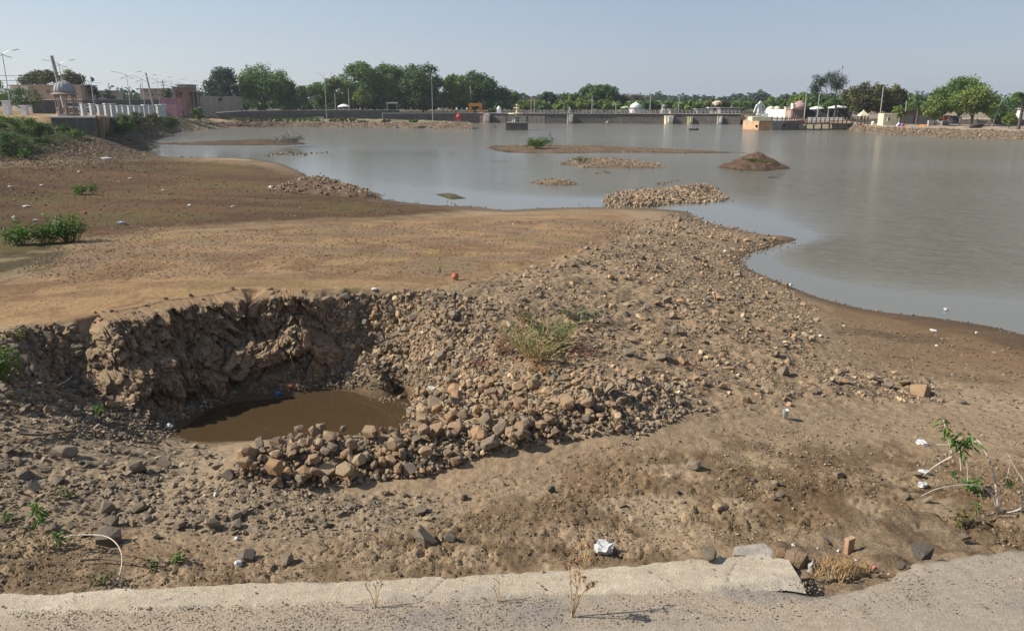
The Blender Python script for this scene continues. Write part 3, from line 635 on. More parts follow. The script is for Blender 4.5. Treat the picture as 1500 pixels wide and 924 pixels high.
def strip_mesh(name, xs, e0, e1, ny, z0, skirt, mat, tintf, amp, seed, drop0=0.):
    """sheet between the lines e0 (near) and e1 (far) with a ragged far edge and a skirt hanging down behind"""
    Bq = np.linspace(0, 1, ny); X = np.repeat(xs[:, None], ny, 1)
    a, b = line_at(e0, xs), line_at(e1, xs); b = b + fbm(xs * 9, xs * 0, 4, seed) * (.03 if skirt > .25 else .05) + fbm(xs * 40, xs * 0, 2, seed + 1) * .02
    Y = a[:, None] + (b - a)[:, None] * Bq[None]
    Z = z0 + fbm(X * 3, Y * 3, 4, seed + 2) * amp + fbm(X * 22, Y * 22, 4, seed + 3) * amp * .5 + fbm(X * 70, Y * 70, 3, seed + 4) * amp * .25
    if skirt > .25: Z = Z - .014 * (1 - sst(0, .22, Bq + fbm(X * 6, Y * 6, 3, 399) * .25))
    Z = Z - .02 * sst(.86 if skirt > .25 else .992, 1, Bq)[None] ** 2 + drop0
    t = tintf(X, Y)
    if skirt > .25:
        for cx, w in ((-.32, .004), (.70, .005)):
            d = np.abs(X - cx - (Y - 2.3) * .6 - fbm(Y * 9 + cx, Y * 0 + cx, 4, 377) * .12); m_ = sst(w, w * .3, d); Z = Z - m_ * .004; t = lerp(t, (.12, .10, .08), m_ * .8)
    t = np.concatenate([t, t[:, -1:]], 1)
    X = np.concatenate([X, X[:, -1:]], 1); Y = np.concatenate([Y, Y[:, -1:] + .05], 1); Z = np.concatenate([Z, 0 * Z[:, -1:] + skirt], 1)
    ii = np.arange(X.size).reshape(X.shape); q = np.stack([ii[:-1, :-1], ii[1:, :-1], ii[1:, 1:], ii[:-1, 1:]], -1).reshape(-1, 4)
    t = np.concatenate([t, np.full(X.shape + (1,), .9)], -1)
    return mesh_np(name, np.stack([X, Y, Z], -1).reshape(-1, 3), q, mat, t.reshape(-1, 4), smooth=True)
def conc_mat(name):
    m, n, l, b = mk(name); at = n.new('ShaderNodeAttribute'); at.attribute_name = 'tint'
    f1, t1 = noise_col(n, l, 30, .88, 1.12, 8, rough=.7); tc = n.new('ShaderNodeTexCoord')
    vo = n.new('ShaderNodeTexVoronoi'); vo.inputs['Scale'].default_value = 110; l.new(tc.outputs['Object'], vo.inputs['Vector'])
    mr = n.new('ShaderNodeMapRange'); mr.inputs[1].default_value = .0; mr.inputs[2].default_value = 1.; mr.inputs[3].default_value = .87; mr.inputs[4].default_value = 1.11
    sp_ = n.new('ShaderNodeSeparateColor'); l.new(vo.outputs['Color'], sp_.inputs[0]); l.new(sp_.outputs[0], mr.inputs[0])
    l.new(mulcol(n, l, mulcol(n, l, at.outputs['Color'], f1), mr.outputs[0]), b.inputs['Base Color'])
    b.inputs['Roughness'].default_value = .9; b.inputs['Specular IOR Level'].default_value = .2
    ad = n.new('ShaderNodeMath'); ad.operation = 'ADD'; l.new(vo.outputs['Distance'], ad.inputs[0]); l.new(t1.outputs[0], ad.inputs[1])
    bp = n.new('ShaderNodeBump'); bp.inputs['Strength'].default_value = .35; bp.inputs['Distance'].default_value = .005
    l.new(ad.outputs[0], bp.inputs['Height']); l.new(bp.outputs[0], b.inputs['Normal']); return m
CM = conc_mat('weathered_concrete')
def kerb_tint(X, Y):
    t = np.empty(X.shape + (3,)); t[:] = (.37, .305, .22)
    t = lerp(t, (.43, .36, .265), sst(.0, .15, fbm(X * 2, Y * 5, 4, 301)))
    t = lerp(t, (.20, .185, .165), sst(.06, .16, fbm(X * 2.5 + 5, Y * 6, 5, 302)) * .35)
    return t
def road_tint(X, Y):
    t = np.empty(X.shape + (3,)); t[:] = (.28, .23, .17)
    t = lerp(t, (.31, .245, .172), sst(.0, .2, fbm(X * 1.3, Y * 3, 4, 311)))
    t = lerp(t, (.20, .18, .155), sst(.03, .2, fbm(X * 2.2, Y * 5, 5, 312)) * .7)
    t = lerp(t, (.36, .225, .165), sst(2.16, 2.0, Y) * sst(.0, .25, fbm(X * .8, Y * 2, 3, 313)) * .6)
    return t
o = strip_mesh('road', np.linspace(-6, 7, 620), [(-8, -2.), (8, -2.)], RE, 90, ROAD_Z - .012, .2, CM, road_tint, .009, 320); tag(o, kind='structure')
o = strip_mesh('kerb', np.linspace(-6, KF[-1][0] + .06, 640), [(x, y - .01) for x, y in KN], KF, 26, ROAD_Z - .004, .3, CM, kerb_tint, .006, 340); tag(o, kind='structure')
# earth washed out through the gap in the kerb
xs = np.linspace(.75, 2.4, 150); ny = 90; Bq = np.linspace(0, 1, ny)
X = np.repeat(xs[:, None], ny, 1); ye = line_at(RE, xs) - .05; Y = ye[:, None] + Bq[None] ** 1.3 * 2.9
mid = sst(.72, 1.05, X) * sst(2.3, 1.85, X); flat = .62 * mid
Zs = ROAD_Z - .07 - .09 * sst(.0, .5, Y - ye[:, None]) - np.maximum(0, Y - ye[:, None] - flat) * 1.7 - (1 - mid) * .5 + fbm(X * 7, Y * 7, 5, 351) * .06 + fbm(X * 30, Y * 30, 3, 352) * .03
t = np.empty(X.shape + (4,)); t[:] = (.22, .16, .10, .95); t[..., :3] = lerp(t[..., :3], (.14, .095, .055), sst(0, .2, fbm(X * 6, Y * 6, 4, 353)) * .8)
ii = np.arange(X.size).reshape(X.shape); q = np.stack([ii[:-1, :-1], ii[1:, :-1], ii[1:, 1:], ii[:-1, 1:]], -1).reshape(-1, 4)
o = mesh_np('soil_bank', np.stack([X, Y, np.maximum(Zs, .3)], -1).reshape(-1, 3), q, GM, t.reshape(-1, 4), smooth=True); tag(o, kind='structure')
SOIL = (X, Y, Zs)
def soil_at(u, v):
    z = 4.2
    for _ in range(8):
        p = P(u, v, z); i = np.argmin((SOIL[0] - p.x) ** 2 + (SOIL[1] - p.y) ** 2); z = float(SOIL[2].flat[i])
    return P(u, v, z)
# loose grit on road and kerb
def grit(name, n, band, s0, s1, cols, label):
    u = RN.uniform(-60, 1560, n); lo = np.interp(u, [p[0] for p in band], [p[1] for p in band]); hi = np.interp(u, [p[0] for p in band], [p[2] for p in band])
    v = lo + (hi - lo) * RN.uniform(0, 1, n); m = fbm(u * .012, v * .03, 4, 371) > RN.uniform(-.3, .25, n); u, v = u[m], v[m]
    p = np.array([P(a, b, ROAD_Z)[:] for a, b in zip(u, v)]); sz = powr(len(p), s0, s1, 2.6); p[:, 2] += sz * .05
    vv, ff, tt = stones_np(p, sz, .5, SMALL, cols[RN.integers(0, len(cols), len(p))] * RN.uniform(.8, 1.2, (len(p), 1)))
    return tag(mesh_np(name, vv, ff, SM['tint'], tt), label, 'grit', kind='stuff')
grit('road_grit', 6500, [(-60, 896, 935), (500, 880, 925), (900, 868, 915), (1160, 852, 905), (1300, 838, 900), (1560, 795, 890)], .003, .011, np.concatenate([GREY * 1.4, DUST, DUST * 1.2]), 'grey grit gathered on the road along the kerb')
grit('kerb_grit', 500, [(-60, 866, 900), (500, 846, 882), (900, 823, 866), (1130, 806, 852), (1140, 850, 852), (1560, 850, 850)], .003, .014, np.concatenate([GREY * 1.2, DUST * 1.2]), 'grey grit scattered on the pale kerb')
def rstone(u, v, px, kind, lst, label, z=None, flat=1., k=None, name='stone', rz=None):
    p = P(u, v, z) if z is not None else soil_at(u, v); s = px * (p - cam.location).length / F
    return one_stone(p + Vector((0, 0, s * .18 * flat)), s, kind, lst, label, None, name=name, rot=(R.gauss(0, .2), R.gauss(0, .2), R.uniform(0, 6) if rz is None else rz), scale=(s, s, s * flat), k=k)
rstone(1041, 815, 30, 'tan', BIGV, 'tan stone lying on the kerb left of its broken gap', ROAD_Z + .01, .6, 2)
rstone(1167, 828, 42, 'tan', BIGV, 'brownish boulder wedged in the gap of the broken kerb', None, 1.2, 5)
rstone(1144, 812, 18, 'tan', BIGV, 'small brown stone in the shadow of the broken kerb end', None, 1., 6)
rstone(1352, 813, 42, 'grey', SLAB, 'thin grey slab at the right edge of the kerb gap', ROAD_Z - .04, .8, 2)
rstone(1320, 831, 16, 'grey', BIGV, 'small dark stone at the right corner of the kerb gap', ROAD_Z - .03, 1., 8)
rstone(1210, 795, 18, 'grey', SLAB, 'flat stone at the far rim of the kerb gap', None, 1., 4)
rstone(1413, 788, 16, 'grey', MED, 'pale stone behind the right end of the road edge', ROAD_Z - .1, .8, 3)
# ---------------------------------------------------------------- islands of mud and stone in the lake
def island(name, pts, h, tint, label_stones=None, n=0, p0=2, p1=5, cols=MIX, top=.0, seed=0, prof=1.2, amp=.12, z0=0., rubble=None):
    w = [P(u, v, z0) for u, v in pts]; cx = sum(p.x for p in w) / len(w); cy = sum(p.y for p in w) / len(w); m = len(w)
    na, nr = 96, 22; an = np.linspace(0, m, na, endpoint=False); i0 = an.astype(int); fr = an - i0; i1 = (i0 + 1) % m
    xs = np.array([p.x for p in w]); ys = np.array([p.y for p in w]); bx = xs[i0] * (1 - fr) + xs[i1] * fr; by = ys[i0] * (1 - fr) + ys[i1] * fr
    rr = np.linspace(0.01, 1.18, nr)
    X = cx + (bx - cx)[None] * rr[:, None]; Y = cy + (by - cy)[None] * rr[:, None]; RR = np.repeat(rr[:, None], na, 1)
    sc = 1 / max(.5, min(4, (xs.max() - xs.min()) / 12))
    Z = h * (1 - np.clip(RR, 0, 1) ** prof) - (RR > 1) * (RR - 1) * 1.5 + (fbm(X * sc * 1.5, Y * sc * .6, 4, seed + 400) * amp * 3 * h + fbm(X * 3, Y * 1.5, 3, seed + 401) * amp) * sst(1.1, .8, RR)
    Z += z0
    t = np.empty(X.shape + (4,)); t[..., :3] = tint; t[..., 3] = .9
    t[..., :3] = lerp(t[..., :3], tuple(c * .55 for c in tint), sst(.12, .0, Z - z0)); t[..., :3] = lerp(t[..., :3], tuple(c * 1.35 for c in tint), sst(0, .2, fbm(X * .8, Y * .4, 4, seed + 402)) * .7)
    ii = np.arange(X.size).reshape(X.shape); j1 = (np.arange(na) + 1) % na
    q = np.stack([ii[:-1], ii[1:], ii[1:][:, j1], ii[:-1][:, j1]], -1).reshape(-1, 4)
    o = mesh_np(name, np.stack([X, Y, Z], -1).reshape(-1, 3), q, GM, t.reshape(-1, 4), smooth=True); tag(o, kind='structure')
    if n:
        a = RN.integers(0, na, n); r = (np.sqrt(RN.uniform(0, 1.08, n)) * (nr - 4)).astype(int)
        p = np.stack([X[r, a] + RN.normal(0, .15, n), Y[r, a] + RN.normal(0, .3, n), Z[r, a]], -1); d = math.hypot(cx, cy)
        s = powr(n, p0, p1, 2.2) * d / F; p[:, 2] += s * .12; m_ = p[:, 2] > z0 - .12; p, s = p[m_], s[m_]
        v, f, tt = stones_np(p, s, .5, MED if p1 > 5 else SMALL, cols[RN.integers(0, len(cols), len(p))])
        tag(mesh_np(rubble or 'island_stones', v, f, SM['tint'], tt), label_stones, 'stones', kind='stuff')
    return Vector((cx, cy, z0 + h))
DARKMUD = (.13, .088, .058)
island('mud_islet', [(215,211),(300,210),(360,205),(390,204),(430,206),(452,211),(430,213),(360,213),(290,213)], .45, (.095, .066, .044), 'stones on the low mud islet with the bare pale shrub', 150, 1.2, 3, GREY, seed=1)
island('mud_bar', [(708,216),(725,213),(790,212),(850,214),(900,216),(980,219),(1050,222),(1098,224),(1040,225),(960,224),(890,224),(820,225),(740,224),(722,220)], .5, (.13, .092, .06), 'stones on the long mud bar with the green shrub', 420, 1.2, 3.4, MIX, seed=2, amp=.1)
island('gravel_bar', [(818,240),(840,233),(880,232),(930,236),(965,241),(972,246),(920,246),(860,246)], .42, (.17, .125, .085), 'brown stones of the gravel bar in mid lake', 1500, 1.4, 4, np.concatenate([TAN * .85, MIX]), seed=3)
island('pebble_bar', [(776,267),(800,264),(830,265),(852,270),(830,272),(795,271)], .25, (.19, .14, .095), 'stones of the small low pebble bar', 420, 1.6, 4.2, MIX, seed=4)
island('stone_spit', [(886,297),(900,284),(940,280),(985,278),(1010,273),(1045,276),(1052,284),(1062,292),(1030,297),(985,298),(940,303),(900,305)], .26, (.16, .12, .082), 'brown rocks of the stone spit running into the lake', 2600, 2.5, 8, np.concatenate([TAN * .85, MIX]), seed=5, prof=2.)
island('stone_spit_end', [(985,287),(1000,277),(1020,273),(1045,276),(1050,284),(1030,290),(1000,291)], .42, (.16, .12, .082), 'higher heap of brown rocks at the end of the stone spit', 500, 3, 9, np.concatenate([TAN * .85, MIX]), seed=6, prof=1.5)
island('earth_mound', [(1050,245),(1085,240),(1110,236),(1140,240),(1158,247),(1120,251),(1080,250)], 1.35, (.105, .066, .044), 'clods on the slopes of the conical red earth mound', 500, 1.2, 3, np.array([(.14, .095, .062), (.19, .135, .09), (.09, .062, .042)]), seed=7, prof=1.15, amp=.09)
island('shore_heap', [(385,280),(410,271),(440,266),(465,264),(495,270),(530,277),(545,284),(500,284),(440,284)], .75, (.13, .09, .06), 'brown rocks heaped at the shore of the left bay', 1100, 2, 6, np.concatenate([TAN * .85, GREY * 1.3, DUST]), seed=8, prof=1.1, z0=.25)
island('mud_lump', [(638,285),(655,283),(672,287),(683,291),(660,292)], .13, (.10, .085, .05), None, 0, seed=9, prof=2.5, amp=.05)
def rock_row(px, label, s=(3, 6)):
    n = len(px); p = np.array([P(u + R.gauss(0, 1), v + R.gauss(0, .6), .02)[:] for u, v in px]); d = np.hypot(p[:, 0], p[:, 1])
    v, f, t = stones_np(p, RN.uniform(s[0], s[1], n) * d / F, .4, MED, GREY[RN.integers(0, 5, n)]); tag(mesh_np('rock_row', v, f, SM['tint'], t), label, 'rocks', kind='stuff')
rock_row([(390 + k * 1.0, 227 - 3 * math.exp(-((k - 34) / 16) ** 2) + R.gauss(0, 1.2)) for k in range(0, 60)] + [(455,224.5),(462,225),(470,225),(478,225)], 'dark rocks breaking the surface off the left shore', (2, 5))
rock_row([(872 + k, 253 + R.gauss(0, .8)) for k in range(0, 24, 2)] + [(886,251),(884,252),(890,252)], 'few stones rising from the water below the gravel bar', (2, 5))
rock_row([(960 + k, 269 - k * .12 + R.gauss(0, .8)) for k in range(0, 34)], 'thin line of dark rocks above the stone spit', (2, 4))
rock_row([(501,239),(515,239),(527,240),(470,253),(660,297),(668,299),(655,295),(1130,366),(1122,371),(1140,363),(1108,372),(848,300),(890,277),(940,275),(738,268)], 'single dark stones awash near the shore', (2, 4))
rock_row([(755 - k * 1.1, 236 + R.gauss(0, .4)) for k in range(0, 40, 3)], 'faint line of stones awash left of the gravel bar', (1.2, 2))

def along(px, n, jv):
    q = []
    for k in range(n):
        t = R.uniform(0, len(px) - 1.001); i = int(t); f = t - i; q.append((px[i][0] * (1 - f) + px[i + 1][0] * f + R.gauss(0, 2), px[i][1] * (1 - f) + px[i + 1][1] * f + abs(R.gauss(0, jv)) - jv * .4))
    return q
rock_row(along([p for p in SHORE if 1000 < p[0] < 1510 and p[1] > 305], 260, 3.5), 'pebbles and scum along the waterline of the right bay', (1.2, 3.6))
rock_row(along([p for p in SHORE if p[0] < 1000 and p[1] > 215], 420, 1.6), 'pebbles along the waterline of the left bay', (1., 2.8))
# ---------------------------------------------------------------- land round the lake
def far_land():
    e = np.array([AT(*q)[:] for q in EDGE]); s = np.linspace(0, len(e) - 1, 260); i = np.minimum(s.astype(int), len(e) - 2); f = (s - i)[:, None]
    b = e[i] * (1 - f) + e[i + 1] * f
    k = np.concatenate([[1, 1.004], np.geomspace(1.02, 1.6, 26), np.geomspace(1.7, 12, 14)])
    X = b[:, 0][:, None] * k; Y = b[:, 1][:, None] * k; Z = np.repeat(b[:, 2][:, None], len(k), 1)
    Z = Z + (3.4 - Z) * sst(1.3, 3, k)[None] + fbm(X * .06, Y * .06, 4, 501) * .5 * sst(1, 1.05, k)[None]; Z[:, 0] = -1.
    t = np.empty(X.shape + (4,)); t[:] = (.10, .085, .055, .95); U = to_px(X, Y, Z)[0]
    t[..., :3] = lerp(t[..., :3], (.27, .185, .105), sst(260, 150, U)); t[..., :3] = lerp(t[..., :3], (.24, .19, .14), sst(1200, 1260, U))
    t[..., :3] *= (1 + fbm(X * .12, Y * .12, 4, 502) * .8)[..., None]
    ii = np.arange(X.size).reshape(X.shape); q = np.stack([ii[:-1, :-1], ii[1:, :-1], ii[1:, 1:], ii[:-1, 1:]], -1).reshape(-1, 4)
    tag(mesh_np('ground', np.stack([X, Y, Z], -1).reshape(-1, 3), q, GM, t.reshape(-1, 4), smooth=True), kind='structure')
far_land()
# stone bank of the right shore, and the causeway that reaches into the lake
def bank(name, toe, top, back, tint, stone_label, n, cols, seed, p0=1.5, p1=4.5, top_tint=None):
    """bank from the waterline up to its top edge and back over the flat"""
    m = 120
    def rs(pts):
        w = np.array([p[:] for p in pts]); s = np.linspace(0, len(w) - 1, m); i = np.minimum(s.astype(int), len(w) - 2); f = (s - i)[:, None]; return w[i] * (1 - f) + w[i + 1] * f
    a, b, c = rs(toe), rs(top), rs(back); lay = [a + (a - b) * .6] + [a + (b - a) * q for q in np.linspace(0, 1, 10)] + [b + (c - b) * q for q in (.1, .25, .5, .75, 1)]
    Q = np.stack(lay, 1); nn = fbm(Q[..., 0] * .5, Q[..., 1] * .3, 4, seed) * .9; Q[:, 1:, 2] += nn[:, 1:] * np.array([1] * 9 + [.35] * 6)[None]; Q[..., 1] += fbm(Q[..., 0] * .3, Q[..., 2], 3, seed + 1) * 1.2
    t = np.empty(Q.shape[:2] + (4,)); t[..., :3] = tint; t[..., 3] = .95
    if top_tint: t[:, 11:, :3] = top_tint
    t[..., :3] *= (1 + fbm(Q[..., 0] * .8, Q[..., 2] * 3, 3, seed + 2) * .9)[..., None]
    ii = np.arange(Q.shape[0] * Q.shape[1]).reshape(Q.shape[:2]); q = np.stack([ii[:-1, :-1], ii[1:, :-1], ii[1:, 1:], ii[:-1, 1:]], -1).reshape(-1, 4)
    tag(mesh_np(name, Q.reshape(-1, 3), q, GM, t.reshape(-1, 4), smooth=True), kind='structure')
    i = RN.integers(0, m, n); j = 1 + (RN.uniform(0, 1, n) * 10).astype(int); p = Q[i, j] + RN.normal(0, .3, (n, 3)) * [1, .2, .15]; d = np.hypot(p[:, 0], p[:, 1])
    v, f, tt = stones_np(p, powr(n, p0, p1, 2.) * d / F, .5, SMALL, cols[RN.integers(0, len(cols), n)])
    tag(mesh_np('bank_stones', v, f, SM['tint'], tt), stone_label, 'stones', kind='stuff')
    return Q
def up(pts, dy, z): return [Vector((p.x * (p.y + dy) / p.y, p.y + dy, z)) for p in pts]
toe = [P(u, v, 0) for u, v in [(262,188),(300,188.5),(350,187),(430,185.5),(500,186),(560,187),(630,188.5),(692,189.5)]]
CW = bank('causeway', toe, up(toe, 3.5, 1.25), [AT(u, Y, 1.3) for u, Y in [(262,193),(300,208),(350,222),(430,242),(500,243),(560,236),(640,214),(690,198)]],
     (.15, .11, .08), 'brown and pale stones on the bank of the causeway', 2600, np.concatenate([DUST, GREY * 1.3, TAN * .8]), 511, 1.2, 3.4, (.20, .17, .10))
toe = [P(u, v, 0) for u, v in [(1243,191),(1300,197),(1350,200),(1400,202),(1450,204),(1500,206),(1600,212),(1800,225)]]
RB = bank('stone_bank', toe, up(toe, 7, 1.15), [AT(u, Y, 1.32) for u, Y in [(1243,184),(1300,177),(1350,173),(1400,170),(1450,166),(1500,162),(1600,155),(1800,142)]],
     (.17, .13, .09), 'pale brown rubble along the right lake shore', 3200, np.concatenate([DUST * .95, TAN * .75, GREY]), 521, 1.6, 4.6, (.32, .25, .185))
# ---------------------------------------------------------------- trees
BARK = simple('tree_bark', (.09, .07, .055), scale=8, var=.35); PALEBARK = simple('pale_bark', (.30, .27, .23), scale=8)
LM = {'green': leaf_mat('leaf_green', (.125, .20, .045)), 'dark': leaf_mat('leaf_dark', (.085, .15, .042)), 'light': leaf_mat('leaf_light', (.19, .245, .055)),
      'olive': leaf_mat('leaf_olive', (.125, .125, .045)), 'grey': leaf_mat('leaf_grey', (.15, .14, .095)), 'blue': leaf_mat('leaf_blue', (.06, .09, .055)),
      'dry': leaf_mat('leaf_dry', (.36, .19, .07), .15), 'straw': leaf_mat('leaf_straw', (.36, .25, .12), .2), 'red': leaf_mat('leaf_red', (.20, .09, .055), .2), 'fresh': leaf_mat('leaf_fresh', (.10, .19, .035), .35), 'pale': leaf_mat('leaf_pale', (.30, .30, .24), .2)}
def leaves_np(c, nrm, size, asp=.7, jit=.45, bend=.0):
    """one small folded leaf clump per centre: two triangles each, facing roughly nrm"""
    n = len(c); nrm = nrm + RN.normal(0, jit, (n, 3)); nrm /= np.linalg.norm(nrm, axis=1)[:, None] + 1e-9
    a = np.cross(nrm, RN.normal(0, 1, (n, 3))); a /= np.linalg.norm(a, axis=1)[:, None] + 1e-9; b = np.cross(nrm, a) * asp
    s = (size * RN.uniform(.6, 1.3, n))[:, None] if np.ndim(size) == 0 else size[:, None]
    fold = nrm * s * .18
    V = np.stack([c - a * s * .5, c + b * s * .5 + fold, c + a * s * .5, c - b * s * .5 + fold], 1).reshape(-1, 3)
    i = np.arange(n)[:, None] * 4; Fc = np.concatenate([i + [0, 1, 2], i + [0, 2, 3]]); return V, Fc
def tinted(n, lo=.6, hi=1.35, yel=.25):
    k = RN.uniform(lo, hi, n); y = RN.uniform(-yel, yel, n); return np.stack([k * (1 + y), k * (1 + y * .3), k * (1 - y * .6), np.ones(n)], -1)
def tree(label, u0, u1, vtop, Y, z0, key, name='tree', nl=3500, low=.22, ncl=26, seed=0, trunk=True, flat=0., lean=0., lsz=3.1, gap=.42, group=None, bark=None, cat='tree', depth=.8, trunk_r=.022):
    global RN
    nl = int(nl * 1.25); old = RN; RN = np.random.default_rng(abs(seed + int(u0) * 7 + int(u1))); r = random.Random(seed + int(u0))
    base = AT((u0 + u1) / 2, Y, z0); m = MP(Y); ht = PY((u0 + u1) / 2, vtop, Y).z - z0; rx = (u1 - u0) / 2 * m * 1.2; ry = rx * depth; low *= .6; cb = ht * low; rz = (ht - cb) / 2; cc = Vector((lean * rx, 0, cb + rz))
    t = empty(name, base, 0, label, cat, group)
    cl = []
    for k in range(ncl):
        while True:
            q = Vector((r.uniform(-1, 1), r.uniform(-1, 1), r.uniform(-1, 1)))
            if .3 < q.length < 1: break
        if flat: q.z = abs(q.z) * (1 - flat) + flat * (.75 - .6 * (q.x ** 2 + q.y ** 2))
        cr = r.uniform(.26, .42) * min(rx, rz * 1.5) * (1.1 - .3 * q.length)
        q = q.normalized() * min(1, q.length ** .6)
        cl.append((Vector((cc.x + q.x * (rx - cr * .8), q.y * (ry - cr * .8), cc.z + q.z * max(rz - cr * .7, rz * .35))), cr))
    w = np.array([c[1] ** 2 for c in cl]); pick = RN.choice(len(cl), nl, p=w / w.sum()); cen = np.array([c[0][:] for c in cl])[pick]; rad = np.array([c[1] for c in cl])[pick]
    d = RN.normal(0, 1, (nl, 3)); d[:, 2] += .25; d /= np.linalg.norm(d, axis=1)[:, None]
    p = cen + d * (rad * RN.uniform(gap, 1.06, nl) * (1 + .22 * np.sin(d[:, 0] * 7 + pick) * np.cos(d[:, 2] * 6 + pick * 2)))[:, None] * [1, 1, .82]
    p[:, 2] = np.maximum(p[:, 2], .3)
    nr = d * .7 + np.array([0, 0, .5]); V, Fc = leaves_np(p, nr, lsz * m)
    ct = tinted(len(cl), .75, 1.25, .18)[pick] * tinted(nl, .65, 1.3, .2); mesh_np('crown', V, Fc, LM[key], np.repeat(ct, 4, 0), parent=t)
    if trunk:
        mb = MB(); tr = max(.12, ht * trunk_r); fk = Vector((lean * rx * .4, 0, cb + rz * .35))
        mb.tube([(0, 0, -.3), (lean * rx * .1, 0, cb * .5), fk], [tr * 1.25, tr, tr * .7], 7)
        for c, cr in cl[:9]:
            mid = fk.lerp(c, .5) + Vector((r.gauss(0, .06) * rx, 0, rz * .1)); st = Vector((0, 0, cb * .55)).lerp(fk, r.random()); mb.tube([st, mid, c], [tr * .55, tr * .32, tr * .1], 5)
        mb.build('trunk', bark or BARK, t)
    RN = old; return t
def bare_tree(label, u0, u1, vtop, Y, z0, nl=500, key='grey', seed=0, name='tree', cat='tree', spread=1.):
    global RN
    old = RN; RN = np.random.default_rng(seed + 5); r = random.Random(seed + 3); base = AT((u0 + u1) / 2, Y, z0); m = MP(Y); ht = PY((u0 + u1) / 2, vtop, Y).z - z0; rx = (u1 - u0) / 2 * m
    t = empty(name, base, 0, label, cat); mb = MB(); tips = []
    def grow(a, d, L, rad, dep):
        b = a + d * L; mid = a.lerp(b, .5) + Vector((r.gauss(0, .06), r.gauss(0, .06), 0)) * L; mb.tube([a, mid, b], [rad, rad * .8, rad * .6], 5 if dep < 2 else 4, cap=False)
        if dep >= 4: tips.append(b); return
        for k in range(3 if dep < 3 else 2):
            e = Vector((r.gauss(0, .75 * spread) * rx / ht * 2.2, r.gauss(0, .6 * spread) * rx / ht * 2.2, r.uniform(.35, 1.))); e = (d * .55 + e.normalized() * .75).normalized(); tips.append(b)
            grow(b, e, L * r.uniform(.62, .82), rad * .58, dep + 1)
    grow(Vector((0, 0, -.2)), Vector((0, 0, 1)), ht * .26, ht * .022, 0)
    tp = np.array([x[:] for x in tips]); s = min(1, ht / tp[:, 2].max()); sx = rx / max(1e-3, np.abs(tp[:, 0]).max())
    mb.v = [(x * sx, y * sx, z * s) for x, y, z in mb.v]; tp = tp * [sx, sx, s]
    mb.build('trunk', BARK, t)
    if nl:
        p = tp[RN.integers(0, len(tp), nl)] + RN.normal(0, .5, (nl, 3)) * [1, 1, .6]; V, Fc = leaves_np(p, RN.normal(0, 1, (nl, 3)), 1.6 * m); mesh_np('crown', V, Fc, LM[key], np.repeat(tinted(nl), 4, 0), parent=t)
    RN = old; return t
def palm(label, u, vtop, hw, Y, z0, seed=0, nf=22):
    r = random.Random(seed); base = AT(u, Y, z0); m = MP(Y); L = hw * m; hc = PY(u, vtop, Y).z - z0 - L * .55; t = empty('palm_tree', base, 0, label, 'palm tree')
    MB().tube([(0, 0, -.2), (.1, 0, hc * .5), (0, 0, hc)], [.3, .24, .26], 7).build('trunk', BARK, t)
    V = []; Fc = []
    for k in range(nf):
        a = k * 2.4; el = r.uniform(-.35, 1.2); h = Vector((math.cos(a), math.sin(a), 0)); prev = None
        for j in range(9):
            q = (j + 1) / 9; p = Vector((0, 0, hc)) + h * (L * q * math.cos(el * .8)) + Vector((0, 0, L * (math.sin(el) * q - .75 * q * q)))
            sd = Vector((-h.y, h.x, 0)); ll = L * .34 * math.sin(math.pi * (.12 + .85 * q)) + .05
            for sgn in (-1, 1):
                tip = p + sd * sgn * ll + h * ll * .5 - Vector((0, 0, ll * .45)); w = h * L * .045; o = len(V); V += [p - w, p + w, tip]; Fc.append((o, o + 1, o + 2))
    mesh_np('fronds', np.array([x[:] for x in V]), np.array(Fc), LM['green'], np.repeat(tinted(len(Fc), .6, 1.1), 3, 0), parent=t); return t
tree('wide flat-topped pale green tree behind the long beige building, far left', 43, 130, 99, 190, 4.4, 'olive', nl=5200, low=.35, flat=.5, seed=1, depth=.5)
tree('green tree cut by the left edge of the photograph', -40, 13, 112, 125, 4.4, 'light', nl=3000, seed=2, low=.1)
tree('small dark low tree beside the white gate pillars at far left', 8, 62, 126, 106, 4.3, 'dark', nl=2600, seed=3, low=.28, lsz=2.0)
tree('small ragged dark tree over the roof right of the domed pavilion', 127, 148, 122, 175, 4.4, 'blue', nl=500, seed=4)
tree('sparse dark small tree left of the leaning bare pole', 155, 170, 130, 175, 4.4, 'blue', nl=350, seed=5)
tree('round dark green tree by the brick house', 240, 255, 126, 200, 2.8, 'dark', nl=1300, seed=6, low=.1, gap=.4)
tree('dark open tree above the wall with the yellow sign', 304, 352, 94, 240, 3, 'blue', nl=4200, seed=7, low=.3, ncl=34)
tree('large rounded green tree right of the yellow sign', 346, 433, 91, 245, 2.8, 'green', nl=9000, seed=8, low=.16, ncl=40)
tree('drooping darker tree leaning at the right flank of the large rounded tree', 408, 452, 117, 243, 2.8, 'dark', nl=3600, seed=9, low=.12)
tree('light green tree behind the tall twin lamp post', 450, 494, 115, 256, 2.8, 'green', nl=3600, seed=10, low=.3)
tree('light green tree with crooked trunk over the white tent', 470, 515, 111, 258, 2.8, 'light', nl=4200, seed=11, low=.3, lean=.15)
tree('tall dense tree at the left of the biggest grove', 500, 562, 89, 264, 2.8, 'green', nl=7500, seed=12, low=.14, ncl=36)
tree('tall green tree in the middle of the biggest grove', 545, 605, 91, 268, 2.8, 'green', nl=7000, seed=13, low=.14, ncl=36)
tree('tallest dark tree at the right of the biggest grove, behind the single-arm lamp', 590, 650, 88, 262, 2.8, 'dark', nl=7500, seed=14, low=.12, ncl=36)
tree('small bright tree in front of the biggest grove', 519, 548, 129, 256, 2.8, 'light', nl=1500, seed=15, low=.3)
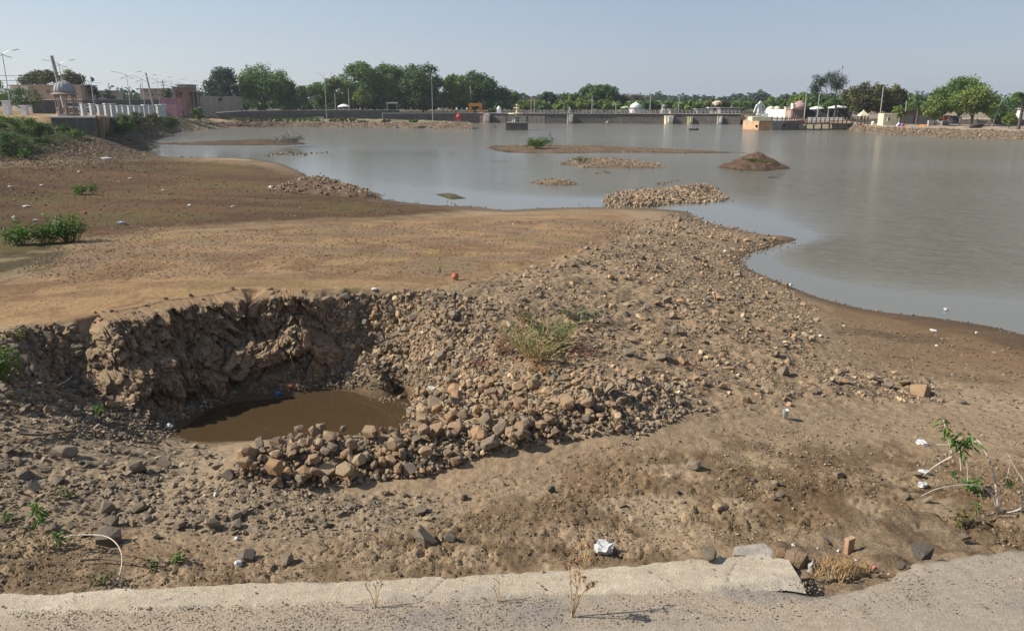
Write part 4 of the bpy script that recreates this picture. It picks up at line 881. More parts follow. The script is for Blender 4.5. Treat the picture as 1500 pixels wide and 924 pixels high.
tree('yellow-green tree left of the orange arch', 645, 692, 105, 266, 2.8, 'light', nl=5000, seed=16, low=.14)
tree('dark rounded tree standing over the orange arch', 664, 728, 104, 270, 2.8, 'dark', nl=6500, seed=17, low=.12, ncl=34)
tree('dark lower tree sloping down right of the orange arch', 705, 748, 124, 272, 2.8, 'dark', nl=3200, seed=18, low=.08)
tree('small tree with tufted top behind the water tower island', 735, 760, 131, 280, 2.8, 'green', nl=1300, seed=19, low=.1)
tree('bright green bush by the arch on the lake wall', 716, 736, 157, 262, 2.75, 'light', name='bush', nl=800, seed=20, low=.0, trunk=False, cat='bush')
bare_tree('grey leafless tree above the middle of the lake wall', 768, 800, 130, 285, 2.8, 700, 'grey', 21)
tree('dark spiky crowned tree next to the grey leafless tree', 790, 816, 132, 280, 2.8, 'blue', nl=1800, seed=22, low=.1)
tree('broad green bush below the grey leafless tree', 757, 800, 144, 268, 2.8, 'light', name='bush', nl=2400, seed=23, low=.0, cat='bush')
tree('dark tree left of the tall tree near the white dome', 815, 856, 136, 272, 2.8, 'dark', nl=2800, seed=24, low=.05)
tree('tall dark tree left of the brown thin-leaved tree', 846, 904, 122, 276, 2.8, 'dark', nl=4800, seed=25, low=.12)
tree('rounded light bush under the tall dark tree, left one', 826, 868, 142, 262, 2.8, 'light', name='bush', nl=2600, seed=26, low=.0, cat='bush')
tree('rounded light bush under the tall dark tree, right one', 866, 906, 145, 260, 2.8, 'light', name='bush', nl=2400, seed=27, low=.0, cat='bush')
bare_tree('brown thin-leaved tree above the white dome', 892, 952, 126, 276, 2.8, 2600, 'grey', 28, spread=1.1)
tree('dark shrub tree right of the white dome', 942, 966, 146, 268, 2.8, 'dark', nl=1500, seed=29, low=.05)
tree('dull green shrub behind the buttress of the lake wall', 992, 1016, 158, 246, 2.8, 'olive', name='bush', nl=800, seed=30, low=0, trunk=False, cat='bush')
tree('hazy green tree behind the seated statue', 1098, 1155, 141, 300, 2.8, 'green', nl=3600, seed=31, low=.1)
tree('low tree over the grey building by the lake wall', 1035, 1068, 146, 262, 2.8, 'olive', nl=1700, seed=32, low=.1)
tree('dark sparse tree behind the grey building by the lake wall', 1066, 1100, 147, 300, 2.8, 'grey', nl=1600, seed=33, low=.1)
tree('low bright tree behind the pink shrine', 1156, 1190, 137, 222, 2.6, 'light', nl=2400, seed=34, low=.15)
tree('dark green tree behind the white parasols', 1182, 1216, 136, 216, 2.6, 'green', nl=2600, seed=35, low=.12)
tree('tall slim open tree standing highest on the right shore', 1188, 1238, 98, 200, 2.3, 'blue', nl=3400, seed=36, low=.42, ncl=22, gap=.3, bark=PALEBARK, lsz=1.9, lean=-.1, trunk_r=.014)
tree('big olive tree left of the cream hut', 1232, 1292, 119, 192, 2.2, 'olive', nl=5600, seed=37, low=.15, ncl=34)
tree('big brownish tree directly behind the cream hut', 1272, 1321, 119, 196, 2.2, 'olive', nl=4600, seed=38, low=.12)
tree('small bright shrub beside the cream hut', 1306, 1326, 153, 176, 1.9, 'light', name='bush', nl=900, seed=39, low=.1, cat='bush')
tree('tall round tree at the back of the right-hand tree group', 1369, 1440, 111, 178, 1.8, 'green', nl=6500, seed=40, low=.28, ncl=36)
tree('lower bright tree at the left of the right-hand tree group', 1348, 1390, 141, 168, 1.8, 'light', nl=3600, seed=41, low=.2)
tree('bright spreading tree at the front of the right-hand tree group', 1390, 1456, 123, 166, 1.8, 'light', nl=6000, seed=42, low=.2, ncl=34, lean=.1)
tree('dark bushy tree behind the leaning lamp post on the right', 1447, 1480, 151, 172, 1.8, 'dark', nl=2300, seed=43, low=.05)
tree('bright shrub by the dark wall near the right edge', 1468, 1488, 164, 150, 1.75, 'light', name='bush', nl=800, seed=44, low=.05, cat='bush')
palm('palm tree in front of the slim tree by the white parasols', 1222, 139, 15, 190, 2.2, 1)
palm('palm tree in front of the red brick house', 1342, 144, 13, 172, 1.8, 2)
palm('palm tree cut by the right edge of the photograph', 1492, 128, 20, 138, 1.75, 3, 28)
# far wood and hazy tree line
def wood(name, label, u0, u1, Y0, Y1, h0, h1, n, key, seed):
    r = np.random.default_rng(seed); u = r.uniform(u0, u1, n); Y = r.uniform(Y0, Y1, n); P0 = np.array([AT(a, b, 3.2)[:] for a, b in zip(u, Y)]); h = r.uniform(h0, h1, n); k = 52
    d = r.normal(0, 1, (n, k, 3)); d[..., 2] = np.abs(d[..., 2]); d /= np.linalg.norm(d, axis=2)[..., None]
    p = P0[:, None] + np.array([0, 0, 1])[None, None] * h[:, None, None] * .3 + d * (h[:, None, None] * np.array([.62, .62, .68])) * r.uniform(.55, 1.05, (n, k, 1)); p = p.reshape(-1, 3)
    V, Fc = leaves_np(p, d.reshape(-1, 3), .0065 * Y0); tag(mesh_np(name, V, Fc, LM[key], np.repeat(tinted(len(p), .6, 1.2), 4, 0)), label, 'trees', kind='stuff')
wood('far_trees', 'hazy line of distant trees behind the far shore', -200, 1700, 480, 800, 4.5, 10, 800, 'blue', 1)
wood('far_trees', 'low undergrowth in the shade behind the lake wall', 340, 760, 262, 285, 2.5, 4.5, 150, 'dark', 2)
wood('far_trees', 'low hedge and bushes behind the right half of the lake wall', 760, 1100, 262, 290, 2., 3.6, 100, 'green', 3)
wood('far_trees', 'dark undergrowth behind the right shore', 1180, 1600, 200, 225, 3., 5., 110, 'dark', 4)
wood('far_trees', 'low trees behind the beige houses on the left', 120, 330, 230, 300, 4, 8, 50, 'blue', 5)
# ---------------------------------------------------------------- structures round the lake
WHITE = simple('whitewash', (.74, .72, .67), var=.14, scale=1.2); BEIGE = simple('beige_plaster', (.42, .32, .24), var=.15, scale=.8); PINK = simple('pink_plaster', (.46, .22, .24), var=.18, scale=1.)
BRICKC = simple('red_brick_wall', (.36, .19, .14), var=.2, scale=2.); DSTONE = simple('dark_stone', (.12, .105, .088), var=.4, scale=1.4, bump=.6); GSTONE = simple('grey_stone', (.27, .245, .21), var=.3, scale=1.3, bump=.4)
CONC = simple('grey_concrete', (.33, .31, .28), var=.2, scale=2.); METAL = simple('galvanised_metal', (.42, .42, .42), rough=.5, var=.1, metal=.3); DARK = simple('dark_opening', (.02, .02, .022), rough=.7)
ORANGE = simple('orange_paint', (.62, .22, .04), var=.15); RED = simple('red_cloth', (.42, .06, .05), var=.4, scale=6); YELLOW = simple('yellow_paint', (.62, .42, .04), var=.1); CREAM = simple('cream_plaster', (.62, .55, .38), var=.2, scale=1.5)
RUST = simple('stained_plaster', (.52, .32, .19), var=.35, scale=.9); BROWN = simple('brown_posts', (.22, .11, .085), var=.25, scale=4); SANDST = simple('pavilion_sandstone', (.30, .215, .17), var=.2, scale=4); GREYBLUE = simple('grey_paint', (.30, .31, .32), var=.15)
BLUE = simple('blue_plastic', (.05, .16, .5), rough=.4, var=.1); SKIN = simple('skin', (.25, .15, .10)); GLASS = simple('dark_glass', (.03, .035, .04), rough=.1, spec=.6); WPAINT = simple('white_car_paint', (.75, .76, .77), rough=.3, var=.04); RUBBER = simple('tyre_rubber', (.03, .03, .03)); STATUE = simple('painted_statue', (.58, .58, .54), var=.25, scale=2.)
def thing(name, u, Y, z, label, cat, group=None, rz=0.): return empty(name, AT(u, Y, z), rz, label, cat, group)
def block(mb, x0, x1, y0, y1, z0, z1, taper=1.): return mb.box(((x0 + x1) / 2, (y0 + y1) / 2, (z0 + z1) / 2), (x1 - x0, y1 - y0, z1 - z0), taper=taper)
def zv(v, Y): return PY(CX, v, Y).z
def wall_run(name, pts, z0, dz, th, mat, label, cat='wall', cope=None, cope_mat=None):
    """free-standing wall along (u, Y, z_top) points"""
    a = AT(*pts[0]); t = empty(name, (a.x, a.y, 0), 0, label, cat); mb = MB(); mc = MB(); w = [AT(*p) - Vector((a.x, a.y, 0)) for p in pts]
    for p, q in zip(w[:-1], w[1:]):
        d = Vector((q.x - p.x, q.y - p.y, 0)); n = Vector((-d.y, d.x, 0)).normalized() * th / 2; zt0, zt1 = p.z + dz, q.z + dz
        mb.add([(p.x - n.x, p.y - n.y, z0), (q.x - n.x, q.y - n.y, z0), (q.x + n.x, q.y + n.y, z0), (p.x + n.x, p.y + n.y, z0), (p.x - n.x, p.y - n.y, zt0), (q.x - n.x, q.y - n.y, zt1), (q.x + n.x, q.y + n.y, zt1), (p.x + n.x, p.y + n.y, zt0)],
               [(3, 2, 1, 0), (4, 5, 6, 7), (0, 1, 5, 4), (1, 2, 6, 5), (2, 3, 7, 6), (3, 0, 4, 7)])
        if cope:
            n = n * 1.25; mc.add([(p.x - n.x, p.y - n.y, zt0 + .003), (q.x - n.x, q.y - n.y, zt1 + .003), (q.x + n.x, q.y + n.y, zt1 + .003), (p.x + n.x, p.y + n.y, zt0 + .003), (p.x - n.x, p.y - n.y, zt0 + cope), (q.x - n.x, q.y - n.y, zt1 + cope), (q.x + n.x, q.y + n.y, zt1 + cope), (p.x + n.x, p.y + n.y, zt0 + cope)],
               [(3, 2, 1, 0), (4, 5, 6, 7), (0, 1, 5, 4), (1, 2, 6, 5), (2, 3, 7, 6), (3, 0, 4, 7)])
    mb.build('wall', mat, t)
    if cope: mc.build('coping', cope_mat or CONC, t)
    return t
# --- figures and statues: one continuous skinned body
def figure(name, u, Y, z, h, label, cat, pose='stand', mats=None, rz=0., pos=None):
    o_ = bpy.data.meshes.new(name)
    if pose == 'stand': J = {'pel': (0, 0, .53), 'ch': (0, 0, .72), 'nk': (0, 0, .83), 'hd': (0, -.01, .93), 'sl': (-.11, 0, .80), 'el': (-.15, 0, .63), 'hl': (-.14, -.06, .48), 'sr': (.11, 0, .80), 'er': (.15, 0, .63), 'hr': (.14, -.06, .48), 'kl': (-.06, -.01, .28), 'fl': (-.07, 0, .03), 'tl': (-.07, -.09, .02), 'kr': (.06, -.01, .28), 'fr': (.07, 0, .03), 'tr': (.07, -.09, .02)}
    elif pose == 'raise': J = {'pel': (0, 0, .53), 'ch': (0, 0, .72), 'nk': (0, 0, .83), 'hd': (0, -.01, .93), 'sl': (-.11, 0, .80), 'el': (-.24, -.05, .74), 'hl': (-.33, -.1, .80), 'sr': (.11, 0, .80), 'er': (.15, 0, .63), 'hr': (.12, -.1, .52), 'kl': (-.06, -.01, .28), 'fl': (-.07, 0, .03), 'tl': (-.07, -.09, .02), 'kr': (.06, -.01, .28), 'fr': (.07, 0, .03), 'tr': (.07, -.09, .02)}
    else: J = {'pel': (0, 0, .14), 'ch': (0, 0, .42), 'nk': (0, 0, .60), 'hd': (0, -.02, .76), 'sl': (-.19, 0, .55), 'el': (-.33, -.06, .36), 'hl': (-.44, -.12, .18), 'sr': (.19, 0, .55), 'er': (.26, -.05, .34), 'hr': (.2, -.2, .22), 'kl': (-.33, -.22, .1), 'fl': (.02, -.3, .06), 'tl': (.12, -.3, .05), 'kr': (.33, -.22, .1), 'fr': (-.02, -.36, .05), 'tr': (-.12, -.36, .04)}
    k = list(J); E = [('pel', 'ch'), ('ch', 'nk'), ('nk', 'hd'), ('nk', 'sl'), ('sl', 'el'), ('el', 'hl'), ('nk', 'sr'), ('sr', 'er'), ('er', 'hr'), ('pel', 'kl'), ('kl', 'fl'), ('fl', 'tl'), ('pel', 'kr'), ('kr', 'fr'), ('fr', 'tr')]
    big = 1.0 if pose != 'sit' else 1.45
    rad = {'pel': .075, 'ch': .085, 'nk': .035, 'hd': .062, 'sl': .042, 'sr': .042, 'el': .03, 'er': .03, 'hl': .022, 'hr': .022, 'kl': .048, 'kr': .048, 'fl': .03, 'fr': .03, 'tl': .022, 'tr': .022}
    o_.from_pydata([tuple(c * h for c in J[q]) for q in k], [(k.index(a), k.index(b)) for a, b in E], [])
    o = bpy.data.objects.new(name, o_); COL.objects.link(o); o.modifiers.new('skin', 'SKIN'); sd = o.modifiers.new('sub', 'SUBSURF'); sd.levels = sd.render_levels = 1
    for i, q in enumerate(k): sv = o_.skin_vertices[0].data[i]; sv.radius = (rad[q] * h * big,) * 2; sv.use_root = q == 'pel'
    dg = bpy.context.evaluated_depsgraph_get(); me = bpy.data.meshes.new_from_object(o.evaluated_get(dg)); o.modifiers.clear(); o.data = me
    mats = mats or [STATUE]
    me.materials.clear()
    for m in mats: me.materials.append(m)
    if len(mats) == 3:
        zs = [.5 * h, .84 * h] if pose != 'sit' else [.2 * h, .62 * h]
        for p in me.polygons: p.material_index = 0 if p.center.z < zs[0] else 1 if p.center.z < zs[1] else 2
    o.location = pos or AT(u, Y, z); o.rotation_euler = (0, 0, rz); return tag(o, label, cat)
def cloth(name, col): return simple(name, col, var=.1)
SHIRTS = [cloth('white_shirt', (.7, .7, .68)), cloth('blue_shirt', (.1, .15, .35)), cloth('maroon_shirt', (.3, .06, .07)), cloth('grey_trousers', (.1, .1, .11)), cloth('yellow_shirt', (.6, .45, .1))]
# --- lamps and poles
def lamp(label, u, Y, z, vtop, style='wide', lean=0., group='twin-armed lamp posts'):
    t = thing('lamp_post', u, Y, z, label, 'lamp post', group); h = zv(vtop, Y) - z; lx = lean
    MB().tube([(0, 0, -.3), (lx * .5, 0, h * .5), (lx, 0, h)], [.08, .06, .04], 6).build('pole', METAL, t); m = MP(Y)
    arms = {'wide': [(-1, 20 * m * .85, 5 * m, .0), (1, 20 * m * .85, 5 * m, .0), (-1, 6.5 * m * .8, -2.5 * m, -.5 * m), (1, 6.5 * m * .8, -2.5 * m, -.5 * m)],
            'vee': [(-1, 9 * m, 9 * m, -8 * m), (1, 9 * m, 8 * m, -8 * m), (-1, 5 * m, -5 * m, -9 * m), (1, 5 * m, -5 * m, -9 * m)], 'single': [(1, 10 * m, 5 * m, -1 * m), (-1, 4 * m, -5 * m, -4 * m)]}[style]
    for sx, L, dz, z0 in arms:
        a = Vector((lx, 0, h + z0 - .1)); b = a + Vector((sx * L * .55, 0, dz * .75)); c = a + Vector((sx * L, 0, dz))
        am = MB().tube([a, b, c], [.04, .035, .03], 5).build('arm', METAL, t); d = (c - b).normalized()
        MB().bar(c - d * .1, c + d * .6, .16, .08).build('lamp_head', METAL, am)
    return t
LINE = [(18, 100, 78, 'nearest tall twin-armed lamp post at the left edge'), (97, 118, 93, 'twin-armed lamp post rising behind the leaning bare pole'), (193, 150, 110, 'twin-armed lamp post above the white pillars, left of the second leaning pole'),
        (214, 166, 115, 'twin-armed lamp post just left of the second leaning pole'), (236, 186, 118, 'twin-armed lamp post between the second leaning pole and the dark cross-arm pole'), (256, 205, 121, 'lamp post above the brick house'), (274, 222, 124, 'lamp post behind the tall olive house'), (284, 240, 127, 'farthest lamp post of the left row, over the flat-roofed shelter')]
for u, Y, vt, lb in LINE: lamp(lb, u, Y, 4.3 if Y < 130 else 3.2, vt)
lamp('tall lamp post with vee arms on the causeway by the small bench', 479, 205, 1.3, 108, 'vee')
lamp('tall single-armed lamp post on the causeway in front of the biggest grove', 634, 197, 1.25, 108, 'single')
lamp('lamp post with vee arms above the palm by the red brick house', 1355, 186, 1.4, 138, 'vee')
lamp('leaning lamp post with vee arms near the right edge', 1452, 163, 1.3, 139, 'vee', lean=1.6)
def pole(label, u, Y, z, vtop, r=.13, lean=0., mat=CONC, arms=0):
    t = thing('utility_pole', u, Y, z, label, 'pole'); h = zv(vtop, Y) - z
    MB().tube([(0, 0, -.3), (lean * .5, 0, h * .5), (lean, 0, h)], [r * 1.2, r, r * .85], 8).build('pole', mat, t)
    for k in range(arms): MB().box((lean * .95, 0, h - .4 - .7 * k), (1.5 - .3 * k, .12, .12)).build('cross_arm', mat, t)
pole('thick bare concrete pole leaning left behind the domed pavilion', 98, 112, 4.3, 82, .26, -.95)
pole('bare concrete pole leaning left over the white pillars', 229, 172, 2.9, 107, .2, -1.15)
pole('dark pole with cross arms beside the pink wall', 244, 192, 2.8, 118, .12, 0, BROWN, 3)
for u, Y, z, vt, lb in [(210, 190, 4, 123, 'thin pole above the beige houses'), (164, 185, 4.3, 122, 'thin pole above the dark boundary wall'), (293, 235, 3.4, 127, 'thin pole by the flat-roofed shelter'), (303, 240, 3.2, 126, 'thin pole left of the wall with the yellow sign'),
    (492, 247, 2.7, 136, 'pale post left of the white tent'), (512, 247, 2.7, 130, 'pale post right of the white tent'), (690, 262, 2.8, 128, 'thin pole behind the orange arch'), (778, 258, 2.8, 143, 'pale pole on the lake wall, left of a pair'), (783, 262, 2.8, 145, 'pale pole on the lake wall, right of a pair'),
    (867, 252, 2.8, 140, 'thin lamp pole on the lake wall below the tall dark tree'), (902, 250, 2.8, 150, 'short pale pole by the playground slide'), (952, 248, 2.8, 134, 'tall thin pole right of the white dome'), (994, 246, 2.8, 140, 'thin pole right of the stone shrine'),
    (1178, 196, 2.2, 128, 'thin pole behind the pink shrine'), (1197, 190, 2.2, 136, 'grey pole between the two white parasols'), (1288, 181, 1.6, 127, 'tall grey pole in front of the two olive trees'), (1324, 177, 1.5, 148, 'dark pole right of the cream hut'), (1316, 170, 1.4, 172, 'short post by the cream hut')]: pole(lb, u, Y, z, vt, .12)
def mast(label, u, Y, vtop):
    t = thing('lattice_mast', u, Y, 3.3, label, 'mast'); h = zv(vtop, Y) - 3.3; mb = MB(); w = .9
    for a in range(3): q = a * 2.094; mb.tube([(w * math.cos(q), w * math.sin(q), 0), (w * .35 * math.cos(q), w * .35 * math.sin(q), h)], .09, 4)
    n = int(h / 1.6)
    for k in range(n):
        f0, f1 = 1 - .65 * k / n, 1 - .65 * (k + 1) / n
        for a in range(3): q, q2 = a * 2.094, (a + 1) * 2.094; mb.bar((w * f0 * math.cos(q), w * f0 * math.sin(q), h * k / n), (w * f1 * math.cos(q2), w * f1 * math.sin(q2), h * (k + 1) / n), .06)
    mb.build('lattice', METAL, t)
    for k, q in enumerate((.97, .9, .8)): MB().box((.6 * (-1) ** k, 0, h * q), (.3, .2, 1.3)).build('antenna', METAL, t)
mast('lattice phone mast standing behind the tall slim tree', 1226, 330, 97); mast('thin lattice mast left of the right-hand lamp posts', 1337, 420, 131)
# cables between the left poles
t = thing('power_cable', 30, 104, 9, 'thin cables hanging from the leaning bare pole at left', 'cable')
for (a, b) in [((-60, 104, 100), (90, 106, 112)), ((90, 100, 112), (150, 122, 172)), ((-60, 112, 100), (90, 112, 112))]:
    p, q = PY(a[0], a[1], a[2]), PY(b[0], b[1], b[2]); o0 = t.location
    MB().tube([p.lerp(q, k / 10) - Vector((0, 0, 2.2 * (k / 10) * (1 - k / 10))) - o0 for k in range(11)], .025, 4).build('cable', DARK, t)
t = thing('flag', 139, 150, 4.4, 'dark flag on a thin staff above the left roofs', 'flag'); h = zv(112, 150) - 4.4
MB().tube([(0, 0, 0), (0, 0, h)], .06, 6).build('staff', METAL, t)
g_ = MB(); n_ = 6
g_.add([(.1 + k * .12, math.sin(k * 1.1) * .12, h - .1 - k * .05) for k in range(n_)] + [(.1 + k * .12, math.sin(k * 1.1 + .4) * .12, h - 1.0 + k * .04) for k in range(n_)], [(k, k + 1, k + 1 + n_, k + n_) for k in range(n_ - 1)]); g_.build('cloth', simple('dark_flag_cloth', (.03, .05, .05)), t)
# --- domed pavilion on its platform at left
pl = thing('stone_platform', 108, 95, 0, 'dark stone platform under the domed pavilion', 'platform'); m = MP(95)
MB().prism([(-26 * m, 0), (39 * m, 0), (39 * m - 5, 10), (-30 * m - 5, 10)], .2, 4.2).build('wall', DSTONE, pl); MB().prism([(-27 * m, -.15), (40 * m, -.15), (40 * m - 5, 10.1), (-31 * m - 5, 10.1)], 4.203, 4.38).build('coping', CONC, pl)
ch = thing('domed_pavilion', 99.5, 99.5, 4.38, 'open sandstone pavilion with grey ribbed dome and columns', 'pavilion'); ch.scale = (.78, .78, .97); r0 = 1.42
MB().lathe((0, 0, 0), [(1.75, 0), (1.75, .18), (1.6, .181), (1.6, .3)], 8, .39).build('plinth', SANDST, ch)
for k in range(8):
    a = .39 + k * math.pi / 4; c = Vector((r0 * math.cos(a), r0 * math.sin(a), 0)); MB().lathe(c, [(.16, .3), (.16, .5), (.10, .55), (.085, 2.2), (.17, 2.4), (.17, 2.5)], 8).build('column', SANDST, ch)
    a2 = a + math.pi / 4; d = Vector((r0 * math.cos(a2), r0 * math.sin(a2), 0)); mb = MB(); mb.bar(c + Vector((0, 0, .95)), d + Vector((0, 0, .95)), .1, .08); mb.bar(c + Vector((0, 0, .45)), d + Vector((0, 0, .45)), .1, .08)
    for q in range(1, 6): p = c.lerp(d, q / 6); mb.bar(p + Vector((0, 0, .45)), p + Vector((0, 0, .95)), .07)
    mb.build('railing', SANDST, ch)
MB().lathe((0, 0, 0), [(1.5, 2.5), (1.55, 2.66), (1.95, 2.60), (1.95, 2.68), (1.5, 2.86)], 16).build('eaves', SANDST, ch)
prof = [(1.52, 2.86), (1.56, 3.1), (1.48, 3.45), (1.25, 3.8), (.9, 4.05), (.5, 4.22), (.2, 4.3)]
dm = MB().lathe((0, 0, 0), prof, 32).build('dome', GREYBLUE, ch, smooth=True); mb = MB()
for k in range(16): a = k * math.pi / 8; mb.tube([((r + .015) * math.cos(a), (r + .015) * math.sin(a), z) for r, z in prof], .035, 4)
mb.build('ribs', SANDST, dm); MB().lathe((0, 0, 0), [(.22, 4.3), (.1, 4.4), (.16, 4.5), (.05, 4.62), (.02, 4.85)], 10).build('finial', SANDST, dm)
# white pillars and walls on the left bank
proto = None
for k, (u, v) in enumerate([(124, 167), (137, 167), (148, 167), (158, 166.5), (166.5, 166.5), (175, 166), (183, 166), (192, 165.5), (200, 165), (207, 164.5), (214, 164), (221, 163.5), (234, 163), (240, 163)]):
    Y = float(np.interp(u, [124, 165, 200, 240], [102.5, 121, 143, 179])); ze = float(np.interp(Y, [102, 121, 143, 179], [4.25, 3.9, 3.4, 2.9]))
    if proto is None:
        proto = thing('pillar', u, Y, ze, None, None); block(MB(), -.2, .2, -.32, .32, -.8, 2.0).build('shaft', simple('weathered_whitewash', (.50, .50, .46), var=.35, scale=2.), proto); block(MB(), -.27, .27, -.39, .39, 2.003, 2.14).build('cap', WHITE, proto); o = proto
    else: o = copy_tree(proto); o.location = AT(u, Y, ze)
    o.rotation_euler.z = -.5; o.scale = (MP(Y) / .09,) * 2 + (MP(Y) * 18 / 2.1 * R.uniform(.9, 1.05),)
    lb = ['whitewashed pillar nearest the domed pavilion', 'second whitewashed pillar counted from the domed pavilion'][k] if k < 2 else 'whitewashed pillar nearest the pink wall' if k == 13 else 'whitewashed square pillar in the row between pavilion and pink wall'
    tag(o, lb, 'pillar', 'white pillars of the left bank')
wall_run('boundary_wall', [(60, 152, 6.4), (122, 150, 6.4), (250, 205, 6.6)], 2.6, 0, .5, DSTONE, 'long dark stone boundary wall behind the white pillars', cope=.15)
wall_run('boundary_wall', [(45, 130, 6.2), (92, 134, 6.2)], 4., 0, .5, DSTONE, 'dark wall below the long beige building at far left')
t = thing('pink_wall', 250, 188, 0, 'pink painted block of wall at the end of the white pillars', 'wall'); m = MP(188)
block(MB(), -10 * m, 12 * m, 0, 3, 1., zv(145, 188)).build('wall', PINK, t); block(MB(), -11 * m, 13 * m, -.1, 3.1, zv(145, 188) + .003, zv(144, 188) + .05).build('coping', PINK, t); block(MB(), -30 * m, -10 * m - .01, .5, 1., 1., zv(157, 188)).build('side_wall', PINK, t)
for u, vt, lb in [(13, 149, 'taller white gate pillar under the small dark tree'), (38, 156, 'shorter white gate pillar under the small dark tree')]:
    t = thing('gate_pillar', u, 103, 4., lb, 'pillar'); block(MB(), -.35, .35, -.35, .35, -.5, zv(vt, 103) - 4).build('shaft', WHITE, t); block(MB(), -.45, .45, -.45, .45, zv(vt, 103) - 3.999, zv(vt, 103) - 3.85).build('cap', WHITE, t)
def house(name, label, u0, u1, vtop, Y, z0, D, mat, wins=(), roof=None, cat='house', over=.4, doors=(), rz=0.):
    """block with window and door openings built as framed recesses; wins = (u, v, w_px, h_px)"""
    t = thing(name, (u0 + u1) / 2, Y, z0, label, cat, rz=rz); m = MP(Y); w = (u1 - u0) / 2 * m; h = zv(vtop, Y) - z0
    block(MB(), -w, w, 0, D, -.8, h).build('wall', mat, t); block(MB(), -w - over, w + over, -over, D + over, h + .003, h + .22).build('roof', roof or CONC, t)
    for (u, v, wp, hp) in wins:
        x = (u - (u0 + u1) / 2) * m; z = zv(v, Y) - z0; f = MB()
        a, b = wp * m / 2, hp * m / 2
        for q in ((x - a - .06, x - a, z - b, z + b), (x + a, x + a + .06, z - b, z + b), (x - a - .06, x + a + .06, z + b, z + b + .08), (x - a - .1, x + a + .1, z - b - .08, z - b)): block(f, q[0], q[1], -.09, .0, q[2], q[3])
        fr = f.build('window', mat, t); block(MB(), x - a, x + a, -.03, .01, z - b, z + b).build('pane', GLASS, fr)
    for (u, wp, hp) in doors:
        x = (u - (u0 + u1) / 2) * m; block(MB(), x - wp * m / 2, x + wp * m / 2, -.05, .02, 0, hp * m).build('door', BROWN, t)
    return t
house('long_house', 'long beige house with flat roof behind the domed pavilion', 46, 122, 126, 172, 4.4, 6, BEIGE, [(57, 134, 4, 4), (75, 134, 4, 4), (105, 134, 4, 4)], doors=[(90, 4, 12)])
house('house', 'pale low house with a light roof at far left behind the trees', 20, 46, 126, 185, 4.4, 6, WHITE, [(30, 135, 3, 3)])
house('house', 'wide beige house with two small dark windows right of the second leaning pole', 209, 246, 131, 205, 3.2, 6, BEIGE, [(226, 139, 4, 3), (236, 139, 3, 3)])
house('house', 'pale hazy house between the dark walls and the leaning pole', 116, 165, 134, 200, 4.3, 6, CONC, [(130, 141, 3, 3), (150, 141, 3, 3)])
house('brick_house', 'pinkish brick house right of the round dark tree', 256, 273, 128, 212, 3., 6, BRICKC, [(260, 137, 2.5, 3), (268, 137, 2.5, 3)], doors=[(264, 3, 9)])
house('house', 'tall olive house behind the brick house', 264, 279, 125, 222, 3., 6, simple('olive_plaster', (.25, .24, .17)), [(275, 133, 3, 3)])
t = thing('open_shelter', 287, 216, 2.8, 'open shelter with a dark flat roof on posts', 'shelter'); m = MP(216); h = zv(137, 216) - 2.8
block(MB(), -9 * m, 8 * m, -1, 3, h, h + .35).build('roof', BROWN, t)
for x in (-7, 0, 6): block(MB(), x * m - .15, x * m + .15, -.6, -.3, -.3, h - .003).build('post', CONC, t)
block(MB(), -8.5 * m, 2 * m, 1, 2.8, -.3, h - .003).build('back_wall', DSTONE, t)
t = wall_run('painted_wall', [(292, 226, zv(141.5, 226)), (354, 240, zv(142, 240))], 2.2, 0, .4, BEIGE, 'long beige wall carrying a yellow painted panel', cope=.12)
wa, wb = AT(292, 226, zv(141.5, 226)), AT(354, 240, zv(142, 240)); a, b = wa.lerp(wb, .73), wa.lerp(wb, .89); mb = MB(); z0, z1 = zv(151, 236), zv(143.5, 236)
mb.add([(p.x - t.location.x, p.y - t.location.y + dy, z) for dy in (-.42, -.30) for z in (z0, z1) for p in (a, b)], [(0, 1, 3, 2), (4, 6, 7, 5), (0, 2, 6, 4), (1, 5, 7, 3), (2, 3, 7, 6), (0, 4, 5, 1)]); mb.build('painted_panel', YELLOW, t)
def vehicle(name, label, cat, u, Y, z, L, rz, pick=False):
    t = thing(name, u, Y, z, label, cat, rz=rz); W = .78
    pr = [(-L / 2, .35), (L / 2, .35), (L / 2, .8), (L * .28, .92), (L * .12, 1.45), ((-L * .12) if pick else (-L * .36), 1.45), ((-L * .16) if pick else (-L * .46), .92), (-L / 2, .9)]
    mb = MB(); n = len(pr); mb.add([(x, -W, zz) for x, zz in pr] + [(x, W, zz) for x, zz in pr], [tuple(range(n)), tuple(range(2 * n - 1, n - 1, -1))] + [(i, i + n, (i + 1) % n + n, (i + 1) % n) for i in range(n)]); mb.build('body', WPAINT, t)
    for s in (-1, 1):
        x0 = -L * .1 if pick else -L * .38; q = MB(); q.add([(x0, s * (W + .012), .95), (L * .24, s * (W + .012), .95), (L * .11, s * (W + .012), 1.38), (x0, s * (W + .012), 1.38)], [(0, 1, 2, 3)]); q.build('window', GLASS, t)
        for x in (-L * .32, L * .32): w = MB(); w.tube([(x, s * (W - .15), .31), (x, s * (W + .03), .31)], .31, 14); wo = w.build('wheel', RUBBER, t); MB().tube([(x, s * (W + .031), .31), (x, s * (W + .045), .31)], .17, 10).build('rim', METAL, wo)
    q = MB(); q.add([(L * .272, -W * .9, .95), (L * .272, W * .9, .95), (L * .13, W * .9, 1.43), (L * .13, -W * .9, 1.43)], [(0, 1, 2, 3)]); q.v = [(x + .02, y, z_) for x, y, z_ in q.v]; q.build('windscreen', GLASS, t)
    if pick:
        q = MB()
        for s in (-1, 1): q.bar((-L / 2, s * (W - .03), 1.05), (-L * .16, s * (W - .03), 1.05), .05, .28)
        q.build('cargo_rail', METAL, t)
    return t
